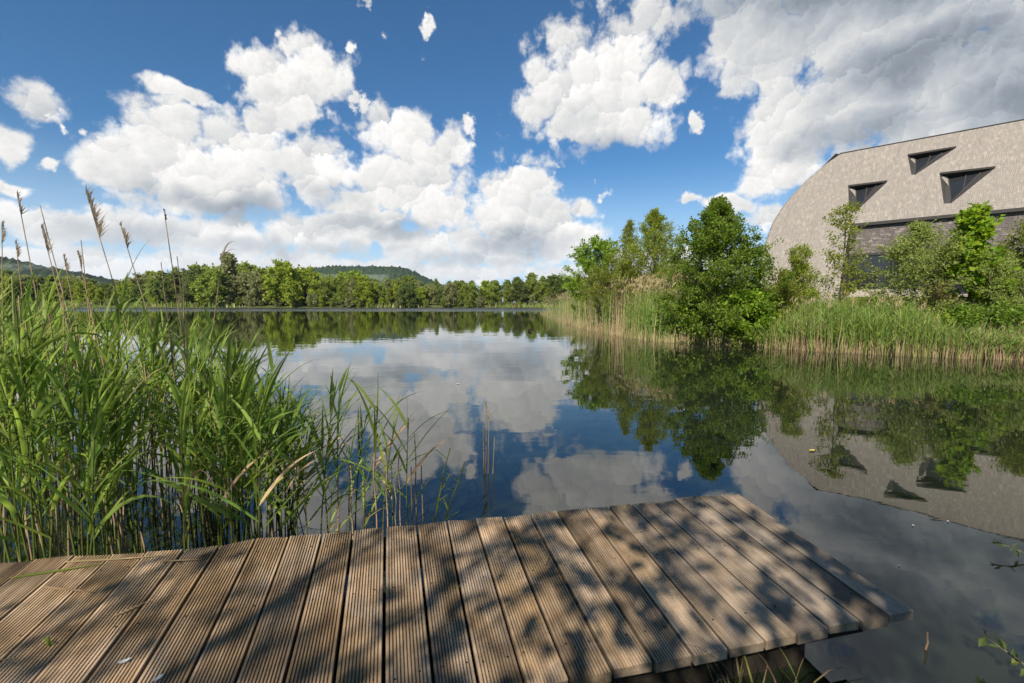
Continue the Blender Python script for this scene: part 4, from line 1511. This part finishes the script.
for a in [
    (34, 20, 208, 2.8, 'dry reed with a ragged windswept tuft, leftmost tall stalk against the clouds', 'tuft', .13),
    (22, 17, 252, 2.7, 'short dry reed with a dark brown tuft near the left edge', 'tuft', .10),
    (62, 40, 205, 2.9, 'tall bare dry reed stalk right of the ragged-tufted one', 'bare', .1),
    (66, 46, 244, 2.7, 'dry reed with a slim brown plume leaning left of the tall bare stalk', 'thin', .16),
    (120, 95, 222, 3.0, 'dry reed with the largest feathery plume, drooping to the right', 'full', .30),
    (86, 81, 240, 2.9, 'thin bare dry stalk left of the largest plume', 'bare', .1),
    (150, 125, 240, 2.9, 'dry reed with a narrow plume leaning left, right of the largest plume', 'thin', .16),
    (176, 165, 217, 2.8, 'tall dry reed with a small frayed tip above the far trees', 'tuft', .06),
    (167, 161, 262, 2.7, 'dry stalk standing close left of the frayed-tip reed', 'bare', .1),
    (183, 177, 256, 2.9, 'dry stalk standing close right of the frayed-tip reed', 'bare', .1),
    (180, 183, 268, 2.6, 'shorter dry stalk behind the frayed-tip reed', 'bare', .1),
    (206, 222, 258, 2.8, 'dry reed with a dark hooked head bending over to the right', 'hook', .16),
    (78, 66, 268, 2.6, 'dry reed with a pale straw tuft low above the leaves', 'tuft', .10),
    (96, 80, 262, 2.6, 'dry stalk with a straw tuft below the largest plume', 'tuft', .10),
    (-4, 2, 236, 2.8, 'dry reed tip at the very left edge of the photo', 'thin', .12),
    (58, 63, 280, 2.4, 'leaning dry stalk crossing the tall bare one', 'bare', .1),
]:
    dry_reed(*a)
rng = np.random.default_rng(33)
for q in range(34):
    px, Y = rng.uniform(-30, 285), rng.uniform(2.35, 3.6)
    x = (px - 512) / 455.0 * Y
    if Y < far_edge(x) + .12:
        continue
    yt = np.interp(px, [a[0] for a in TOP], [a[1] for a in TOP]) + rng.uniform(10, 120)
    short_stub(px, Y, yt, 'dead tan reed stalk standing inside the dense green bed', 'dead stalks inside the bed', 0, 'dry_stem', rng.normal(0, .12))

# ------------------------------------------------------------------ grasses at the bank under the dock, right
def grass_tuft(x, y, seed, n_, hh, label, group=None, matk='grass', spread=.05, lean=(0, 0)):
    rng_ = np.random.default_rng(seed)
    g = Geo()
    for k in range(n_):
        a = rng_.uniform(0, 6.28)
        p = (rng_.normal(0, spread), rng_.normal(0, spread), 0)
        ribbon(g, p, (math.cos(a) * .5 + lean[0], math.sin(a) * .5 + lean[1], 1.0), hh * rng_.uniform(.5, 1.1), rng_.uniform(.003, .007), rng_.uniform(1.5, 5), rng_, 0 if rng_.random() < .4 else 1)
    o = link('grass_tuft', g.mesh('grass_tuft', [M[matk], M['grass_dry']], True), None, (x, y, max(ground_z(x, y), 0) - .02))
    tag(o, label, 'grass', group)


grass_tuft(.84, 1.38, 1, 26, .50, 'grass tuft with tan blades growing under the dock corner', None, 'grass', .05, (.1, .1))
grass_tuft(1.06, 1.36, 2, 16, .42, 'thin grass tuft right of the one under the dock corner', None, 'grass', .04, (.15, 0))
grass_tuft(.68, 1.28, 3, 16, .36, 'short grass tuft in shade below the dock edge', None, 'grass', .05, (.1, .1))
grass_tuft(-1.95, 1.62, 4, 6, .20, 'small bright green grass blades leaning over the left of the dock', None, 'grass', .03, (.5, .2))


# dry blade lying on the deck at left, small green weeds in the joints, fallen bits
def lying_blade(p0, d, L, w_, matk, label, z=DECK_Z + .006):
    rng_ = np.random.default_rng(int(L * 1000))
    g = Geo()
    ribbon(g, (0, 0, 0), (*d, .02), L, w_, .0, rng_)
    o = link('fallen_straw', g.mesh('fallen_straw', M[matk], True), None, (*p0, z))
    tag(o, label, 'straw')


lying_blade((-2.03, 1.98), (1, .12), .42, .022, 'dry_leaf', 'long yellowed reed leaf lying along the lake edge of the dock')
lying_blade((-1.86, 1.36), (1, .25), .22, .018, 'dry_leaf', 'short pale straw lying on the dock at lower left')
for (x, y, a, L, wd_, mk, lb) in ((-2.15, 1.86, .3, .34, .018, 'reed_leaf', 'green reed leaf fallen across the left end of the dock'), (-1.95, 1.80, -.2, .26, .014, 'dry_leaf', 'pale straw lying crosswise on the left boards'),
                                  (-1.62, 1.98, .1, .20, .012, 'dry_leaf', 'thin straw lying at the lake edge of the left boards'),
                                  (-1.50, 1.62, .9, .12, .010, 'dry_leaf', 'short straw lying along a left board'), (.15, 1.95, 1.3, .10, .008, 'dry_leaf', 'tiny straw lying on the middle boards'), (.62, 2.25, .2, .09, .008, 'dry_leaf', 'tiny straw lying on the boards toward the right corner')):
    lying_blade((x, y), (math.cos(a), math.sin(a)), L, wd_, mk, lb)
for (px, py, s, lb) in ((458, 588, .022, 'tiny green weed growing in a gap between the boards'), (50, 645, .06, 'little upright green blade growing between the left boards')):
    p = unproject(px, py, DECK_Z)
    g = Geo()
    rng_ = np.random.default_rng(px)
    for k in range(6):
        ribbon(g, (0, 0, 0), (rng_.normal(0, .5), rng_.normal(0, .5), 1), s * rng_.uniform(.6, 1.2), s * .12, 2, rng_)
    tag(link('weed', g.mesh('weed', M['grass'], True), None, (p.x, p.y, DECK_Z - .008)), lb, 'weed')
m, t = material('pale_petal')
b = t.n('ShaderNodeBsdfPrincipled', i_Roughness=0.6)
b.inputs['Base Color'].default_value = (0.55, 0.53, 0.48, 1)
finish(t, b)
M['petal'] = m
m, t = material('yellow_leaf')
b = t.n('ShaderNodeBsdfPrincipled', i_Roughness=0.5)
b.inputs['Base Color'].default_value = (0.45, 0.34, 0.04, 1)
finish(t, b)
M['yellow'] = m


def flake(p, L, w_, matk, label, cat, rz, name='petal', curl=.15):
    g = Geo()
    n_ = 6
    v, f = [], []
    for k in range(n_ + 1):
        s = k / n_
        ww = w_ * .5 * math.sin(math.pi * min(.98, .06 + .92 * s)) ** .7
        zz = curl * L * (s - .5) ** 2 * 2 + .001
        v += [(L * (s - .5), -ww, zz + ww * .3), (L * (s - .5), 0, zz), (L * (s - .5), ww, zz + ww * .3)]
    for k in range(n_):
        a = 3 * k
        f += [(a, a + 1, a + 4, a + 3), (a + 1, a + 2, a + 5, a + 4)]
    g.add(v, f)
    o = link(name, g.mesh(name, M[matk], True), None, p)
    o.rotation_euler = (0, 0, rz)
    tag(o, label, cat)


for (px, py, L, rz, lb) in ((124, 663, .035, .6, 'white curled petal lying on the third board from the left'), (158, 680, .03, 1.2, 'white petal on the dock at the lower frame edge')):
    p = unproject(px, py, DECK_Z)
    flake((p.x, p.y, DECK_Z + .003), L, L * .5, 'petal', lb, 'petal', rz, 'petal', .3)
p = unproject(812, 451)
flake((p.x, p.y, .004), .07, .04, 'yellow', 'yellow leaf floating on the reflection of the roof', 'leaf', .3, 'floating_leaf')
for (px, py, s, lb) in ((913, 526, .018, 'white fleck floating right of the dock, between roof reflection and dock corner'), (948, 522, .022, 'white fleck floating just below the reflected roof edge'), (899, 566, .014, 'white fleck floating beyond the right edge of the dock'),
                        (660, 392, .03, 'pale fleck floating in the middle of the lake'), (458, 384, .06, 'pale leaf floating left of the middle of the lake')):
    p = unproject(px, py)
    flake((p.x, p.y, .004), s, s * .6, 'petal', lb, 'fleck', px * .7, 'floating_petal')
p = unproject(530, 331.5)
g = Geo()
g.add(*tube([(-.10, 0, .0), (-.04, 0, .07), (.05, .02, .11), (.11, 0, .05)], [.03, .07, .075, .02], 8))
tag(link('driftwood', g.mesh('driftwood', M['shade_dark_timber'], True), None, (p.x, p.y, 0)), 'small dark lump of driftwood floating off the reed tip', 'driftwood')

# twigs at the lower right corner, rooted in the bank
def twig(x, y, z, pts, n_, leaf, matk, label):
    rng_ = np.random.default_rng(int(x * 100))
    wd, lf = Geo(), Geo()
    pts = np.array(pts, float)
    wd.add(*tube(pts, np.linspace(.006, .0025, len(pts)), 5))
    q = np.linspace(0, 1, len(pts))
    s = rng_.uniform(.25, 1, n_)
    pos = np.stack([np.interp(s, q, pts[:, c]) for c in range(3)], 1)
    ax = norm(rng_.normal(0, .8, (n_, 3)) + norm(pts[-1] - pts[0]) * .6)
    lf.add(*leaf_quads(pos, ax, norm(rng_.normal(0, .5, (n_, 3)) + [0, 0, 1]), leaf * rng_.uniform(.7, 1.2, n_), leaf * .5 * rng_.uniform(.7, 1.1, n_)))
    o = link('twig', wd.mesh('twig', M['bark'], True), None, (x, y, z))
    tag(o, label, 'twig')
    link('leaves', lf.mesh('leaves', M[matk]), o)


twig(2.12, 1.45, -.09, [(0, 0, 0), (-.04, .12, .10), (-.10, .24, .17), (-.14, .34, .20)], 26, .05, 'far_dark', 'dark leafy twig poking up at the lower right corner')
twig(3.08, 2.50, -.02, [(0, 0, 0), (-.05, .04, .04), (-.12, .08, .08), (-.19, .12, .09)], 14, .04, 'far_dark', 'green leafy twig over the water at the right edge')
short_stub(953, 1.86, 650, 'short bleached stalk sticking out of the water at lower right', None, 0, 'dry_stem', .0)

# ------------------------------------------------------------------ the tree behind the viewer that dapples the dock
def shade_tree(loc, seed, H, R_, label, **kw):
    w_, f_ = grow(seed, H, R_, **kw)
    return tree('alder_tree', label, 'tree', loc, w_, f_, M['alder'])


shade_tree((-3.0, -3.4, .2), 61, 6.6, 3.0, 'open-crowned alder on the bank behind the viewer, shading the dock', prof=P_round, h0=.34, prims=34, twigs=9, leaves=11, leaf=.095, lw=.7,
           up=(.0, .8), tw_len=.4, trunk_r=.045, gap=.1)
shade_tree((-.40, -2.5, .2), 62, 5.6, 1.6, 'slim young alder on the bank close behind the viewer, shading the dock corner', prof=P_round, h0=.42, prims=30, twigs=9, leaves=14, leaf=.10, lw=.7,
           up=(.0, .8), tw_len=.45, trunk_r=.05, gap=.1)

# ------------------------------------------------------------------ the air over the lake
m, t = material('haze')
vol = t.n('ShaderNodeVolumePrincipled')
vol.inputs['Color'].default_value = (0.80, 0.88, 1.0, 1)
vol.inputs['Density'].default_value = 0.00007
vol.inputs['Anisotropy'].default_value = 0.2
t.n('ShaderNodeOutputMaterial', i_Volume=vol.outputs[0])
g = Geo()
box_geo(g, -5200, 5200, -500, 9200, -3.0, 145.0)
tag(link('haze', g.mesh('haze', m)), kind='stuff')
cy.volume_bounces = 0
